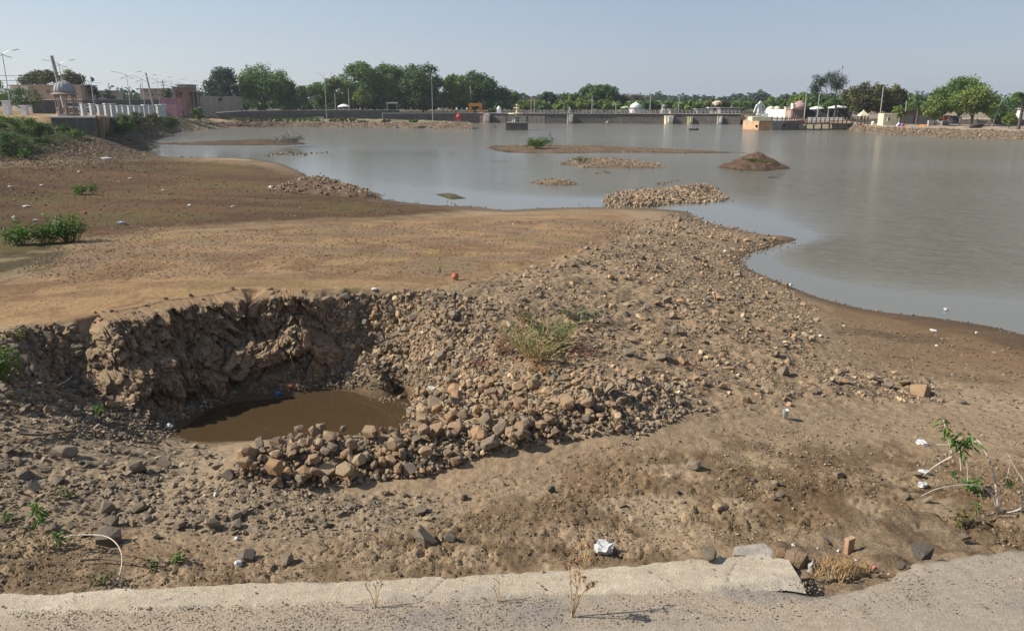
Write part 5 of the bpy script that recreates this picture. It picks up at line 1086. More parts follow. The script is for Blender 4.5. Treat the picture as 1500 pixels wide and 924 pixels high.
vehicle('parked_car', 'white car parked behind the domed pavilion', 'car', 115, 125, 4.5, 4., .5)
vehicle('pickup_truck', 'white pickup truck under the right-hand trees', 'truck', 1378, 172, 1.35, 3.6, 2.9, True)
# --- lake wall, causeway furniture and far park
wall_run('lake_wall', [(560, 243, 2.7), (640, 246.5, 2.7), (700, 247.5, 2.75), (800, 241, 2.75), (900, 238.5, 2.75), (1000, 234.5, 2.75), (1085, 229.5, 2.75)], -.6, 0, 2.4, DSTONE, 'long dark stone embankment wall along the far shore', cope=.16)
wall_run('park_wall', [(318, 208, 3.3), (352, 226, 3.5), (420, 240, 3.6), (585, 250, 3.6)], 1., 0, .7, DSTONE, 'grey wall behind the causeway below the left grove', cope=.18)
rl = thing('railing', 742, 243, 2.93, 'pale railing along the top of the lake wall', 'railing'); o0 = rl.location; pm = None; pr_ = None
for k in range(62):
    u = 742 + k * 5.6; Y = np.interp(u, [742, 800, 900, 1000, 1085], [243.6, 241.3, 238.8, 234.8, 229.8]); p = AT(u, Y, 2.915) - o0
    if pm is None: pm = block(MB(), -.11, .11, -.11, .11, 0, 1.).build('post', CONC, rl); o = pm
    else: o = pm.copy(); COL.objects.link(o)
    o.location = p
    if pr_ is not None:
        for zz in (.45, .85): MB().bar(pr_ + Vector((.12, 0, zz)), p + Vector((-.12, 0, zz)), .07).build('rail', CONC, rl)
    pr_ = p
def buttress(label, u, Y, w, vt, vb, mat, patch_mat):
    t = thing('buttress', u, Y, 0, label, 'buttress'); m = MP(Y); zt = zv(vt, Y); x = w * m / 2
    MB().add([(-x * .8, -1.6, -.5), (x * .8, -1.6, -.5), (x, .3, -.5), (-x, .3, -.5), (-x, -1.2, zt), (x, -1.2, zt), (x, .3, zt), (-x, .3, zt)], [(3, 2, 1, 0), (4, 5, 6, 7), (0, 1, 5, 4), (1, 2, 6, 5), (2, 3, 7, 6), (3, 0, 4, 7)]).build('pier', mat, t)
    MB().box((x * .2, -1.6, zt * .55), (x * .9, .5, zt * .7), m=Matrix.Rotation(.08, 3, 'X')).build('painted_face', patch_mat, t)
buttress('pink and white painted buttress rising above the lake wall', 713, 245, 10, 165.5, 178, simple('pale_pink', (.48, .30, .29), var=.35, scale=1.), WHITE)
buttress('white rounded buttress under the small standing statue', 835, 239, 9, 167.5, 178, GSTONE, WHITE); buttress('pale buttress with white block in the middle of the lake wall', 979, 234, 12, 169.5, 180, CREAM, WHITE)
buttress('yellowish stained buttress right of the pale one', 1010, 233, 7, 171, 181, simple('mossy_plaster', (.33, .31, .17), var=.3), CREAM); buttress('white stained buttress at the right end of the lake wall', 1053, 230.5, 7, 170, 181, GSTONE, WHITE)
figure('statue', 834, 239, 2.75, 2.1, 'small standing statue on the lake wall above the white buttress', 'statue', 'raise')
for u, v, lb in [(731, 0, 'tiny white domed shrine on the lake wall right of the pink buttress')]:
    t = thing('small_shrine', u, 248, 2.9, lb, 'shrine'); block(MB(), -.7, .7, -.7, .7, -.2, .9).build('base', WHITE, t); MB().lathe((0, 0, 0), [(.62, .9), (.7, 1.2), (.5, 1.6), (.1, 1.95)], 12).build('dome', WHITE, t, smooth=True)
t = thing('gateway_arch', 696.5, 256, 2.85, 'orange gateway arch under the dark rounded tree', 'arch'); m = MP(256); h = zv(151.5, 256) - 2.85
for s in (-1, 1):
    block(MB(), s * 7.6 * m - .5, s * 7.6 * m + .5, -.4, .4, -.3, h - .95).build('pillar', ORANGE, t)
    MB().add([(s * 7.6 * m - s * .5, -.38, h - .96), (s * 4.2 * m, -.38, h - .96), (s * 7.6 * m - s * .5, -.38, h - 2.0), (s * 7.6 * m - s * .5, .38, h - .96), (s * 4.2 * m, .38, h - .96), (s * 7.6 * m - s * .5, .38, h - 2.0)], [(0, 1, 2), (5, 4, 3), (0, 3, 4, 1), (1, 4, 5, 2), (2, 5, 3, 0)]).build('bracket', ORANGE, t)
block(MB(), -9.8 * m, 9.8 * m, -.5, .5, h - .95, h).build('lintel', ORANGE, t)
t = thing('domed_shrine', 931, 262, 2.85, 'white domed shrine below the brown thin-leaved tree', 'shrine'); m = MP(262)
MB().lathe((0, 0, 0), [(2.3, -.3), (2.3, 1.2)], 8, .39).build('base', WHITE, t); MB().lathe((0, 0, 0), [(2.5, 1.2), (2.5, 1.35), (1.9, 1.36)], 8, .39).build('eaves', CONC, t); MB().lathe((0, 0, 0), [(1.75, 1.37), (1.85, 1.8), (1.5, 2.4), (.8, 2.85), (.15, 3.1), (.05, 3.5)], 20).build('dome', WHITE, t, smooth=True)
t = thing('playground_slide', 911, 256, 2.85, 'pale slide of a small playground left of the white dome', 'slide'); MB().bar((-1.6, 0, .1), (1.2, 0, 1.7), .5, .1).build('chute', CREAM, t); MB().bar((1.3, .2, 0), (1.3, .2, 1.9), .12).build('ladder', METAL, t)
def parasol(name, label, u, Y, z, vtop, rpx, mat, cat='parasol', rise=.45):
    t = thing(name, u, Y, z, label, cat); m = MP(Y); h = zv(vtop, Y) - z; r = rpx * m
    MB().tube([(0, 0, -.2), (0, 0, h)], .05, 6).build('pole', METAL, t); MB().lathe((0, 0, 0), [(r, h - rise - .22), (r, h - rise), (r * .55, h - rise * .35), (.05, h), (.04, h - .03), (r * .54, h - rise * .35 - .04), (r * .98, h - rise - .05)], 12).build('canopy', mat, t)
parasol('parasol', 'greenish canopy shade beside the playground slide', 916, 256, 2.85, 155.5, 7, simple('green_canvas', (.35, .38, .22)))
parasol('white_tent', 'white pointed tent canopy under the left grove', 504, 250, 3.2, 152.5, 9, WHITE, 'tent', .7)
parasol('parasol', 'white parasol on the right shore, left of the grey pole', 1195, 194, 2.1, 156, 10, WHITE); parasol('parasol', 'wide white parasol on the right shore, right of the grey pole', 1226, 194, 2.1, 154.5, 14, WHITE)
t = thing('open_shelter', 575, 256, 2.8, 'shelter with a pale flat roof in the dark grove', 'shelter'); m = MP(256); h = zv(150, 256) - 2.8; block(MB(), -8 * m, 8 * m, -1, 2, h - .4, h).build('roof', CREAM, t)
for x in (-7, 7): block(MB(), x * m - .15, x * m + .15, -.5, -.2, 0, h - .403).build('post', CONC, t)
t = thing('bench', 467, 212, 1.3, 'pale bench beside the lamp post on the causeway', 'bench'); block(MB(), -1.3, 1.3, -.25, .25, .42, .5).build('seat', CONC, t); block(MB(), -1.3, 1.3, .26, .34, .5, 1.05).build('backrest', CONC, t)
for x in (-1.1, 1.1): block(MB(), x - .1, x + .1, -.2, .2, -.1, .418).build('leg', CONC, t)
for q, (u, Y, h, sit, sh) in enumerate([(643, 254, 1.65, 0, 0), (649, 256, 1.7, 0, 1), (655, 254, 1.7, 0, 4), (662, 256, 1.65, 0, 2), (669, 254, 1.7, 0, 0), (677, 255, 1.6, 0, 1), (684, 254, 1.7, 0, 0), (602, 256, 1.7, 0, 2), (528, 254, 1.7, 0, 0), (535, 254, 1.65, 0, 4)]):
    lb = ['person in white at the left of the group in the shade left of the arch', 'person in a blue shirt second from left in the group by the arch', 'person in a yellow shirt in the group by the arch', 'person in a maroon shirt in the group by the arch', 'person in white in the middle of the group by the arch', 'person in a blue shirt at the right of the group by the arch', 'person in white standing right beside the orange arch', 'person in maroon in the shade of the biggest grove', 'person in white by the park wall right of the tent', 'person in a yellow shirt by the park wall right of the tent'][q]
    figure('person', u, Y, 2.85 if u > 600 else 2.8, h * 1.05, lb, 'person', 'stand', [SHIRTS[3], SHIRTS[sh], SKIN], R.uniform(-1, 1))
t = thing('red_shrine', 672, 196, 1.3, 'small red draped shrine with flags at the tip of the causeway', 'shrine'); block(MB(), -1.7, 2.2, -.8, .8, -.1, .25).build('plinth', CONC, t); block(MB(), -.6, .5, -.4, .4, .25, 1.3, .8).build('body', RED, t)
MB().lathe((0, 0, 0), [(.75, 1.3), (.5, 1.7), (.1, 2.2)], 8).build('roof', RED, t)
for x in (-1.2, -.9, .9, 1.3, 1.7):
    s_ = MB().bar((x, 0, .25), (x + .1, 0, 1.1 + .3 * R.random()), .06).build('flag_staff', BROWN, t); MB().add([(x + .1, 0, 1.1), (x + .5, .1, .95), (x + .1, 0, .75), (x + .1, .05, 1.1), (x + .5, .15, .95), (x + .1, .05, .75)], [(0, 1, 2), (5, 4, 3), (0, 3, 4, 1), (1, 4, 5, 2), (2, 5, 3, 0)]).build('flag', RED, s_)
# --- fountain platform standing in the lake
t = thing('fountain_platform', 757, 181, 0, 'stone platform with railing and tiered fountain standing in the lake', 'platform'); m = MP(181)
block(MB(), -16 * m, 16 * m, -2.2, 2.6, -1., 1.55).build('base', DSTONE, t); block(MB(), -16.6 * m, 16.6 * m, -2.3, 2.7, 1.553, 1.72).build('ledge', CONC, t)
for x in (-15.3, 15.3):
    for y in (-1.9, 2.3): block(MB(), x * m - .2, x * m + .2, y - .2, y + .2, 1.723, 3.3).build('corner_post', DSTONE, t)
for x in (-10, -5, 0, 5, 10): block(MB(), x * m - .06, x * m + .06, -1.95, -1.83, 1.723, 2.85).build('baluster', CONC, t)
for zz in (2.3, 2.85): block(MB(), -15.3 * m + .21, 15.3 * m - .21, -1.96, -1.82, zz + .003, zz + .12).build('rail', CONC, t)
fo = MB().lathe((0, .4, 0), [(.8, 1.72), (.8, 2.2), (.35, 2.4), (.35, 3.3), (1.9, 3.45), (1.95, 3.7), (1.6, 3.72), (.22, 3.75), (.2, 4.6), (.75, 4.75), (.75, 4.85), (.12, 4.9), (.1, 5.3), (.3, 5.4), (.1, 5.6)], 16).build('fountain', CREAM, t)
block(MB(), -.4, .5, -1., -.4, 1.723, 2.9).build('pump_box', DSTONE, t); block(MB(), -1.1, -.45, -1.3, -.8, 1.723, 2.5, .6).build('white_urn', WHITE, t)
# birds and boat
def bird(label, u, v, mat, s=1.):
    p = P(u, v, 0); t = empty('bird', p, R.uniform(0, 6), label, 'bird'); mb = MB()
    mb.tube([(-.35 * s, 0, .45 * s), (-.15 * s, 0, .5 * s), (.1 * s, 0, .55 * s), (.24 * s, 0, .72 * s), (.2 * s, 0, .92 * s), (.27 * s, 0, 1.0 * s), (.42 * s, 0, .98 * s)], [.02 * s, .11 * s, .13 * s, .05 * s, .035 * s, .05 * s, .008 * s], 8).build('body', mat, t, smooth=True)
    for y in (-.05, .05): MB().tube([(0, y * s, .45 * s), (.02 * s, y * s, -.1)], .014 * s, 5).build('leg', DARK, t)
bird('white egret standing in the water before the lake wall', 889, 183, WHITE, 1.2); bird('dark wading bird left of the fountain platform', 726, 189, DARK, 1.1); bird('dark bird on the dry terrace beside the orange pot', 645, 399, DARK, .2)
bo = [o for o in COL.objects if o.get('label', '').startswith('dark bird on')][0]; bo.location = G(645, 402)
t = thing('rowing_boat', 1016, 181, 0, 'small dark boat floating before the lake wall', 'boat'); mb = MB(); st_ = [(-1.1, .05, .45), (-.8, .35, .32), (0, .5, .26), (.8, .35, .32), (1.1, .05, .48)]
vs = []; [vs.extend([(x, -w, z), (x, -w * .6, -.1), (x, w * .6, -.1), (x, w, z), (x, w * .8, z), (x, w * .5, .02), (x, -w * .5, .02), (x, -w * .8, z)]) for x, w, z in st_]
mb.add(vs, [(i * 8 + j, i * 8 + (j + 1) % 8, i * 8 + 8 + (j + 1) % 8, i * 8 + 8 + j) for i in range(4) for j in range(8)] + [tuple(range(8))[::-1], tuple(range(32, 40))]); mb.build('hull', simple('dark_boat', (.05, .045, .04)), t); block(MB(), -.12, .12, -.4, .4, .2, .25).build('thwart', BROWN, t)
# --- small buildings at the right end of the lake wall
house('house', 'small dark flat-roofed building with a white side on the lake wall', 1021, 1040, 160.5, 244, 2.8, 4, GREYBLUE, [(1030, 165, 6, 3)]); house('house', 'grey flat-roofed building with one dark window left of the platform', 1056, 1086, 159, 240, 2.8, 5, GSTONE, [(1070, 165, 5, 3)], doors=[(1080, 3, 8)])
t = thing('water_tank', 1049, 262, 2.8, 'pale round water tank on a stem behind the grey building', 'water tank'); MB().lathe((0, 0, 0), [(.9, -.2), (.8, 1.6), (1.9, 2.2), (1.9, 3.2), (.4, 3.7)], 16).build('tank', CREAM, t, smooth=False)
t = thing('stone_shrine', 972, 240, 2.85, 'grey stone shrine shaped like a rock beside the pale buttress', 'shrine'); MB().lathe((0, 0, 0), [(1.4, -.2), (1.1, .8), (.6, 1.4), (.75, 2.), (.3, 2.6)], 9).build('body', GSTONE, t)
house('small_house', 'low pinkish kiosk right of the stone shrine', 982, 993, 161, 244, 2.8, 3, simple('pinkish_plaster', (.42, .28, .22)), [(987, 165, 3, 3)])
t = thing('open_shelter', 1042, 238, 2.85, 'white canopy on a column between the two flat-roofed buildings', 'shelter'); block(MB(), -1.2, 1.2, -1, 1, 1.5, 1.75).build('roof', WHITE, t); block(MB(), -.2, .3, -.2, .2, -.2, 1.497).build('column', WHITE, t)
# --- terrace with the big statue and the boardwalk
t = thing('lake_terrace', 1130, 177, 0, 'concrete terrace with stained left face jutting into the lake', 'terrace'); o0 = t.location; c_ = [P(1130, 191, 0), P(1166, 190.5, 0), AT(1172, 196, 0), AT(1098, 200, 0), P(1088, 189.2, 0)]; c_ = [p - o0 for p in c_]
MB().prism([(p.x, p.y) for p in c_], -1., 1.85).build('wall', GSTONE, t); MB().prism([(p.x * 1.012, p.y - .12) for p in c_], 1.853, 2.03).build('deck', CONC, t)
a, b = c_[4], c_[0]; n = Vector((b.y - a.y, a.x - b.x, 0)).normalized() * .06; f = MB(); f.add([(a + n)[:2] + (-.8,), (b + n)[:2] + (-.8,), (b + n)[:2] + (1.84,), (a + n)[:2] + (1.84,), a[:2] + (-.8,), b[:2] + (-.8,), b[:2] + (1.84,), a[:2] + (1.84,)], [(0, 1, 2, 3), (7, 6, 5, 4), (0, 4, 5, 1), (1, 5, 6, 2), (2, 6, 7, 3), (3, 7, 4, 0)]); f.build('stained_face', RUST, t)
q = a.lerp(b, .5) + n * 2; MB().box((q.x, q.y, .8), (.5, .5, .5)).build('drain_opening', DARK, t); q = c_[0].lerp(c_[1], .5); MB().box((q.x, q.y - .05, .9), (.6, .3, .5)).build('drain_opening', DARK, t)
pts = [c_[4].lerp(c_[0], k / 6) for k in range(6)] + [c_[0].lerp(c_[1], k / 5) for k in range(6)]
for p in pts: block(MB(), p.x - .1, p.x + .1, p.y + .1, p.y + .3, 2.033, 3.0).build('railing_post', BROWN, t)
figure('statue', 0, 0, 0, 4.5, 'large pale seated statue on the terrace, one arm reaching down to the left', 'statue', 'sit', [STATUE], .35, o0 + Vector((-1.5, 4.6, 2.9)))
t = thing('statue_plinth', 1122, 180, 2.03, 'pale cube plinth carrying the large seated statue', 'plinth'); t.location = o0 + Vector((-1.5, 4.6, 2.035)); block(MB(), -2.1, 2.1, -2., 1.6, 0, .85).build('plinth', CREAM, t)
t = thing('boardwalk', 1145, 177, 0, 'long boardwalk on dark piers with brown railing posts', 'boardwalk'); o0 = t.location; A0, B0 = P(1146, 190.8, 0) - o0, P(1249, 190.5, 0) - o0; dv = (B0 - A0); nv = Vector((-dv.y, dv.x, 0)).normalized()
A1 = A0 + Vector((0, 0, 1.35)); B1 = B0 + Vector((0, 0, 1.35)); MB().bar(A1 + nv, B1 + nv, 2., .22).build('deck', BROWN, t); MB().bar(A0 + nv * .2 + Vector((0, 0, .12)), B0 + nv * .2 + Vector((0, 0, .12)), .3).build('lower_beam', DSTONE, t)
for k in range(10): p = A0.lerp(B0, k / 9); MB().bar(p + nv * .15 + Vector((0, 0, -.8)), p + nv * .15 + Vector((0, 0, 1.23)), .26).build('pier', DSTONE, t)
for k in range(16): p = A1.lerp(B1, (k + .5) / 16); MB().bar(p + nv * .1 + Vector((0, 0, .12)), p + nv * .1 + Vector((0, 0, 1.45)), .2).build('railing_post', BROWN, t)
for zz in (.62, 1.05): MB().bar(A1 + Vector((0, 0, zz)) + nv * .22, B1 + Vector((0, 0, zz)) + nv * .22, .07).build('rail', BROWN, t)
wall_run('low_wall', [(1146, 186, 1.2), (1249, 183, 1.2)], -1., 0, .5, CREAM, 'pale retaining wall seen between the piers of the boardwalk')
# --- right shore
wall_run('white_wall', [(1121, 212, zv(160.5, 212)), (1150, 206, zv(160.5, 206))], 1.8, 0, .4, WHITE, 'whitewashed wall behind the big seated statue'); t = thing('gate_pillar', 1153, 204, 2.1, 'yellowish white gate pillar at the end of the whitewashed wall', 'pillar'); block(MB(), -.7, .7, -.5, .5, -.3, zv(158, 204) - 2.1).build('shaft', CREAM, t); block(MB(), -.85, .85, -.65, .65, zv(158, 204) - 2.097, zv(158, 204) - 1.9).build('cap', WHITE, t)
for u, lb in [(1128, 'white bulb dome left of the pair above the whitewashed wall'), (1137, 'white bulb dome right of the pair above the whitewashed wall')]:
    t = thing('domed_shrine', u, 222, 2.2, lb, 'shrine'); MB().lathe((0, 0, 0), [(1.2, -.3), (1.2, zv(160, 222) - 2.2), (1.1, zv(159, 222) - 2.2), (.7, zv(157, 222) - 2.2), (.1, zv(155.5, 222) - 2.2)], 14).build('dome', CREAM, t)
t = thing('pink_shrine', 1167, 200, 2.1, 'pink shrine with columns and a rounded tower', 'shrine'); m = MP(200); h1 = zv(161, 200) - 2.1; block(MB(), -9 * m, 10 * m, 0, 3.5, -.3, h1).build('body', simple('dusty_pink', (.36, .26, .23), var=.25), t)
for k in range(6): MB().lathe((-8 * m + k * 3.3 * m, -.5, 0), [(.2, -.2), (.16, .2), (.16, h1 - .3), (.25, h1)], 8).build('column', SANDST, t)
block(MB(), -10 * m, 11 * m, -.9, 3.8, h1 + .003, h1 + .25).build('cornice', SANDST, t); MB().lathe((1., 1.6, 0), [(1.7, h1 + .25), (1.9, h1 + .8), (1.5, h1 + 1.4), (.7, h1 + 1.9), (.1, h1 + 2.2)], 14).build('tower', simple('dusty_pink_dome', (.38, .25, .22), var=.3), t, smooth=True)
block(MB(), -6.5 * m, -4 * m, .5, 1.8, h1 + .25, h1 + 1.5).build('turret', WHITE, t)
wall_run('dark_screen', [(1179, 203, zv(159, 203)), (1249, 198, zv(159.5, 198))], 1.8, 0, .3, simple('dark_screen', (.035, .035, .04)), 'dark screen wall behind the white parasols'); wall_run('low_wall', [(1184, 189, zv(172, 189)), (1236, 188, zv(172.5, 188))], 1.6, 0, .4, WHITE, 'low whitewashed wall below the white parasols')
t = thing('garden_kiosk', 1263, 179, 1.45, 'small kiosk with a cream pyramid roof on posts', 'kiosk'); h = zv(170, 179) - 1.45
MB().lathe((0, 0, 0), [(1.35, h), (1.3, h + .12), (.15, h + 1.1), (.05, h + 1.4)], 4, .785).build('roof', CREAM, t)
for x in (-.8, .8):
    for y in (-.8, .8): block(MB(), x - .1, x + .1, y - .1, y + .1, -.3, h - .003).build('post', DSTONE, t)
house('cream_hut', 'small cream hut with one dark window on the right shore', 1293, 1312, 168, 171, 1.35, 2.6, CREAM, [(1301, 174.5, 3, 5)], cat='hut', over=.05, roof=CREAM)
house('brick_house', 'red brown house behind the palm on the right shore', 1322, 1352, 152, 215, 2.2, 5, simple('red_brown_plaster', (.30, .17, .12)), [(1330, 160, 3, 3), (1340, 160, 3, 3)], roof=BRICKC)
house('house', 'white flat house behind the trees near the right edge', 1472, 1496, 152, 220, 2.2, 5, WHITE, [(1482, 158, 4, 3)]); house('house', 'low white house cut by the right edge behind the palm', 1494, 1530, 160, 200, 2., 5, WHITE, [(1500, 164, 4, 3)])
wall_run('boundary_wall', [(1405, 176, zv(175, 176)), (1520, 170, zv(176, 170))], .8, 0, .4, DSTONE, 'dark boundary wall at the right edge with a pale coping', cope=.2, cope_mat=CREAM); wall_run('boundary_wall', [(1318, 183, zv(168.5, 183)), (1405, 178, zv(170, 178))], .8, 0, .4, simple('dark_fence', (.05, .048, .045)), 'dark fence in the shade behind the pickup truck')
t = thing('concrete_block', 1362, 168, 1.3, 'upright grey concrete slab left of the pickup truck', 'block'); block(MB(), -.45, .45, -.3, .3, -.2, zv(176.5, 168) - 1.3).build('slab', CONC, t)
t = thing('stall', 1385, 170, 1.35, 'small stall with red cloth and a pale counter beside the pickup truck', 'stall'); block(MB(), -.6, .6, 0, .8, -.1, .9).build('counter', CONC, t); block(MB(), -.7, .7, -.1, .9, 1.9, 2.05).build('roof', WHITE, t); block(MB(), -.6, .6, .75, .8, .9, 1.897).build('cloth', RED, t)
for x in (-.6, .6): block(MB(), x - .04, x + .04, -.08, 0, -.1, 1.897).build('post', METAL, t)
figure('statue', 1405, 166, 1.25, 2.3, 'grey standing statue with one raised arm near the right trees', 'statue', 'raise', [simple('grey_statue', (.28, .28, .27))], .2)
def heap(name, label, cat, u, Y, z, w, h, mats):
    t = thing(name, u, Y, z, label, cat); r = random.Random(int(u))
    for k, mt in enumerate(mats):
        vs, fs = MED[(int(u) + k) % len(MED)]; o = mesh_np('bundle', vs * np.array([w * r.uniform(.6, 1), w * .8, h * 1.6]) + np.array([r.uniform(-.5, .5) * w * (len(mats) > 1), r.uniform(-.3, .3), h * .3]), fs, mt, smooth=False, parent=t)
heap('tarpaulin', 'orange tarpaulin bundle on the right shore', 'tarpaulin', 1351, 164, 1.2, 1.6, .7, [ORANGE]); heap('clothes_heap', 'heap of red and blue cloth beside the cream hut', 'clothes', 1319, 166, 1.2, 1., .8, [RED, BLUE, RED, WHITE])
heap('white_sacks', 'white sacks lying left of the cream hut', 'sacks', 1277, 176, 1.35, 1.2, .9, [WHITE, WHITE]); heap('white_bag', 'white bag lying on the stones at the right waterline', 'bag', 1372, 155, .5, 1.2, .3, [WHITE])
heap('dark_heap', 'dark heap of brushwood on the right stone bank', 'brushwood', 1430, 157, 1.25, 4., .9, [simple('brushwood', (.05, .04, .03))]); heap('red_bundle', 'red and brown bundles under the small kiosk', 'bundle', 1262, 175, 1.25, 1.2, .5, [RED, BROWN])
# shrubs on the left bank
for u0, u1, vt, vb, key, nl, lb in [(-20, 28, 168, 190, 'green', 1600, 'green weeds under the small dark tree at the left edge'), (15, 62, 170, 196, 'green', 1700, 'mixed green weeds on the bank below the gate pillars'), (40, 84, 178, 203, 'dark', 1700, 'dark weeds in the shade beside the pavilion platform'), (-10, 40, 190, 218, 'dark', 1500, 'dark green weeds low on the left bank'),
    (83, 103, 183, 195, 'fresh', 700, 'yellow green tuft on the slope before the platform'), (100, 124, 188, 201, 'fresh', 700, 'bright green tuft at the foot of the platform'), (142, 168, 167, 193, 'fresh', 1700, 'bright green reeds right of the platform, left half'), (162, 198, 168, 195, 'fresh', 2100, 'bright green reeds right of the platform, right half'), (166, 190, 162, 178, 'pale', 900, 'dry pale grass behind the bright reeds'), (190, 214, 163, 183, 'olive', 900, 'olive shrub between reeds and pink wall'),
    (212, 236, 164, 184, 'olive', 900, 'dry shrub left of the pink wall foot'), (232, 264, 168, 187, 'dark', 1100, 'dark weeds at the foot of the pink wall'), (282, 300, 154, 177, 'green', 1000, 'rounded shrub on the bank right of the pink wall'), (28, 46, 216, 232, 'fresh', 350, 'pale green weed on the mud at left'), (-10, 25, 204, 224, 'green', 700, 'green weed low at the left edge'), (50, 75, 196, 212, 'dark', 700, 'low dark weed in front of the shaded weeds')]:
    g = G((u0 + u1) / 2, vb); tree(lb, u0, u1, vt, g.y, g.z - .1, key, name='shrub', nl=nl, low=0, trunk=False, cat='shrub', lsz=2.2, seed=60, gap=.3)
def weeds(label, poly, n, hpx, key, seed, dens=26):
    U, V = rand_px(poly, n); g = ground_hit(U, V); g = g[~np.isnan(g[:, 0])]; hs = RN.uniform(.5, 1.3, len(g)) * hpx * (g[:, 1] / F); k = dens
    d = RN.normal(0, 1, (len(g), k, 3)) * np.array([.5, .5, .35]); p = g[:, None] + (d + np.array([0, 0, .3])) * hs[:, None, None]; p = p.reshape(-1, 3)
    V_, F_ = leaves_np(p, np.repeat(RN.normal(0, .4, (len(g), 3)) + [0, 0, 1], k, 0), np.repeat(hs * .3, k)); tag(mesh_np('weeds', V_, F_, LM[key], np.repeat(tinted(len(p)), 4, 0)), label, 'weeds', kind='stuff')
weeds('low weeds covering the left bank above the mud', [(-20,168),(60,172),(80,190),(120,205),(60,225),(-20,235)], 260, 7, 'dark', 1); weeds('bright low weeds among the darker ones on the left bank', [(-20,168),(60,172),(80,190),(140,200),(60,232),(-20,240)], 120, 6, 'olive', 2)
weeds('short dry grass along the edge of the terrace above the pit', [(-20,470),(120,462),(370,420),(640,418),(760,390),(500,385),(200,420),(-20,440)], 1500, 1.5, 'straw', 5, 10); weeds('sparse dry grass on the terrace farther back', [(-20,440),(400,385),(900,335),(880,315),(500,325),(150,350),(20,400)], 900, 1.2, 'straw', 6, 8)
weeds('low dry growth along the bank by the pink wall', [(140,172),(300,172),(320,184),(250,188),(200,196),(150,196)], 200, 6, 'olive', 3); weeds('green fringe along the causeway edge', [(330,173),(530,174),(640,180),(640,183),(520,179),(330,179)], 130, 6, 'olive', 4)
for u0, u1 in [(352, 372), (368, 392), (388, 412), (408, 430), (426, 452), (450, 470), (482, 504), (500, 522), (524, 540), (560, 572), (600, 612)]:
    Y = float(np.interp((u0 + u1) / 2, [352, 430, 612], [199, 205, 193])); tree('low green plant on the causeway edge', u0, u1, 171 + (u0 % 5) * .5 + (3 if u0 > 520 else 0), Y, 1.15, 'olive' if u0 % 3 else 'green', name='shrub', nl=420, low=0, trunk=False, cat='shrub', group='plants along the causeway edge', lsz=2., seed=70, gap=.3)
# ---------------------------------------------------------------- plants on the lakebed
STEM = {'green': simple('green_stem', (.16, .17, .06)), 'pale': simple('pale_cane', (.52, .45, .36), var=.2, scale=12), 'red': simple('red_stem', (.22, .08, .05)), 'dry': simple('dry_stem', (.42, .30, .15)), 'brown': simple('brown_twig', (.14, .10, .07))}
def lance(V, Fc, p, d, L, W, droop, r):
    """one narrow pointed leaf bent down along its length"""
    s = d.cross(Vector((0, 0, 1))); s = s.normalized() if s.length > 1e-3 else Vector((1, 0, 0)); s = (s + Vector((0, 0, r.uniform(-.5, .5)))).normalized(); o = len(V)
    m1 = p + d * L * .45 - Vector((0, 0, droop * L * .15)); tip = p + d * L * .9 - Vector((0, 0, droop * L * .6))
    V += [p[:], (m1 + s * W / 2)[:], tip[:], (m1 - s * W / 2)[:]]; Fc += [(o, o + 1, o + 2), (o, o + 2, o + 3)]
def plant(name, label, base, h, spread, ns, leaf, key, stem='green', seed=0, per=9, droop=.8, cat='weed', bare=.25, rad=None, wid=.32, straight=.5):
    r = random.Random(seed); t = empty(name, base, 0, label, cat); mb = MB(); V = []; Fc = []
    for k in range(ns):
        a = r.uniform(0, 6.283); e = spread * math.sqrt(r.random()); top = Vector((math.cos(a) * e, math.sin(a) * e, h * r.uniform(.55, 1.) * (1 - .35 * e / max(spread, 1e-3))))
        st = Vector((math.cos(a), math.sin(a), 0)) * e * .25 + Vector((r.gauss(0, .06), r.gauss(0, .06), 0)) * spread
        mid = st.lerp(top, .5) + Vector((r.gauss(0, .1), r.gauss(0, .1), .12 * straight)) * h; pts = [st - Vector((0, 0, .04)), mid, top]; rr = rad or h * .009
        mb.tube(pts, [rr, rr * .8, rr * .5], 5, cap=False)
        for j in range(per):
            q = bare + (1 - bare) * (j + r.random()) / per; p = st.lerp(mid, q * 2) if q < .5 else mid.lerp(top, q * 2 - 1); b = r.uniform(0, 6.283); d = Vector((math.cos(b), math.sin(b), r.uniform(-.1, .9))).normalized()
            lance(V, Fc, p, d, leaf * r.uniform(.6, 1.25), leaf * wid, droop * r.uniform(.4, 1.4), r)
    mb.build('stems', STEM[stem], t)
    if V:
        global RN
        lv = mesh_np('leaves', np.array(V), np.array(Fc), LM[key], np.repeat(tinted(len(V) // 4, .6, 1.35), 4, 0), parent=t); lv['kind'] = 'stuff'
    return t
def mpx(g): return (g - Vector((0, 0, CAMZ))).length / F
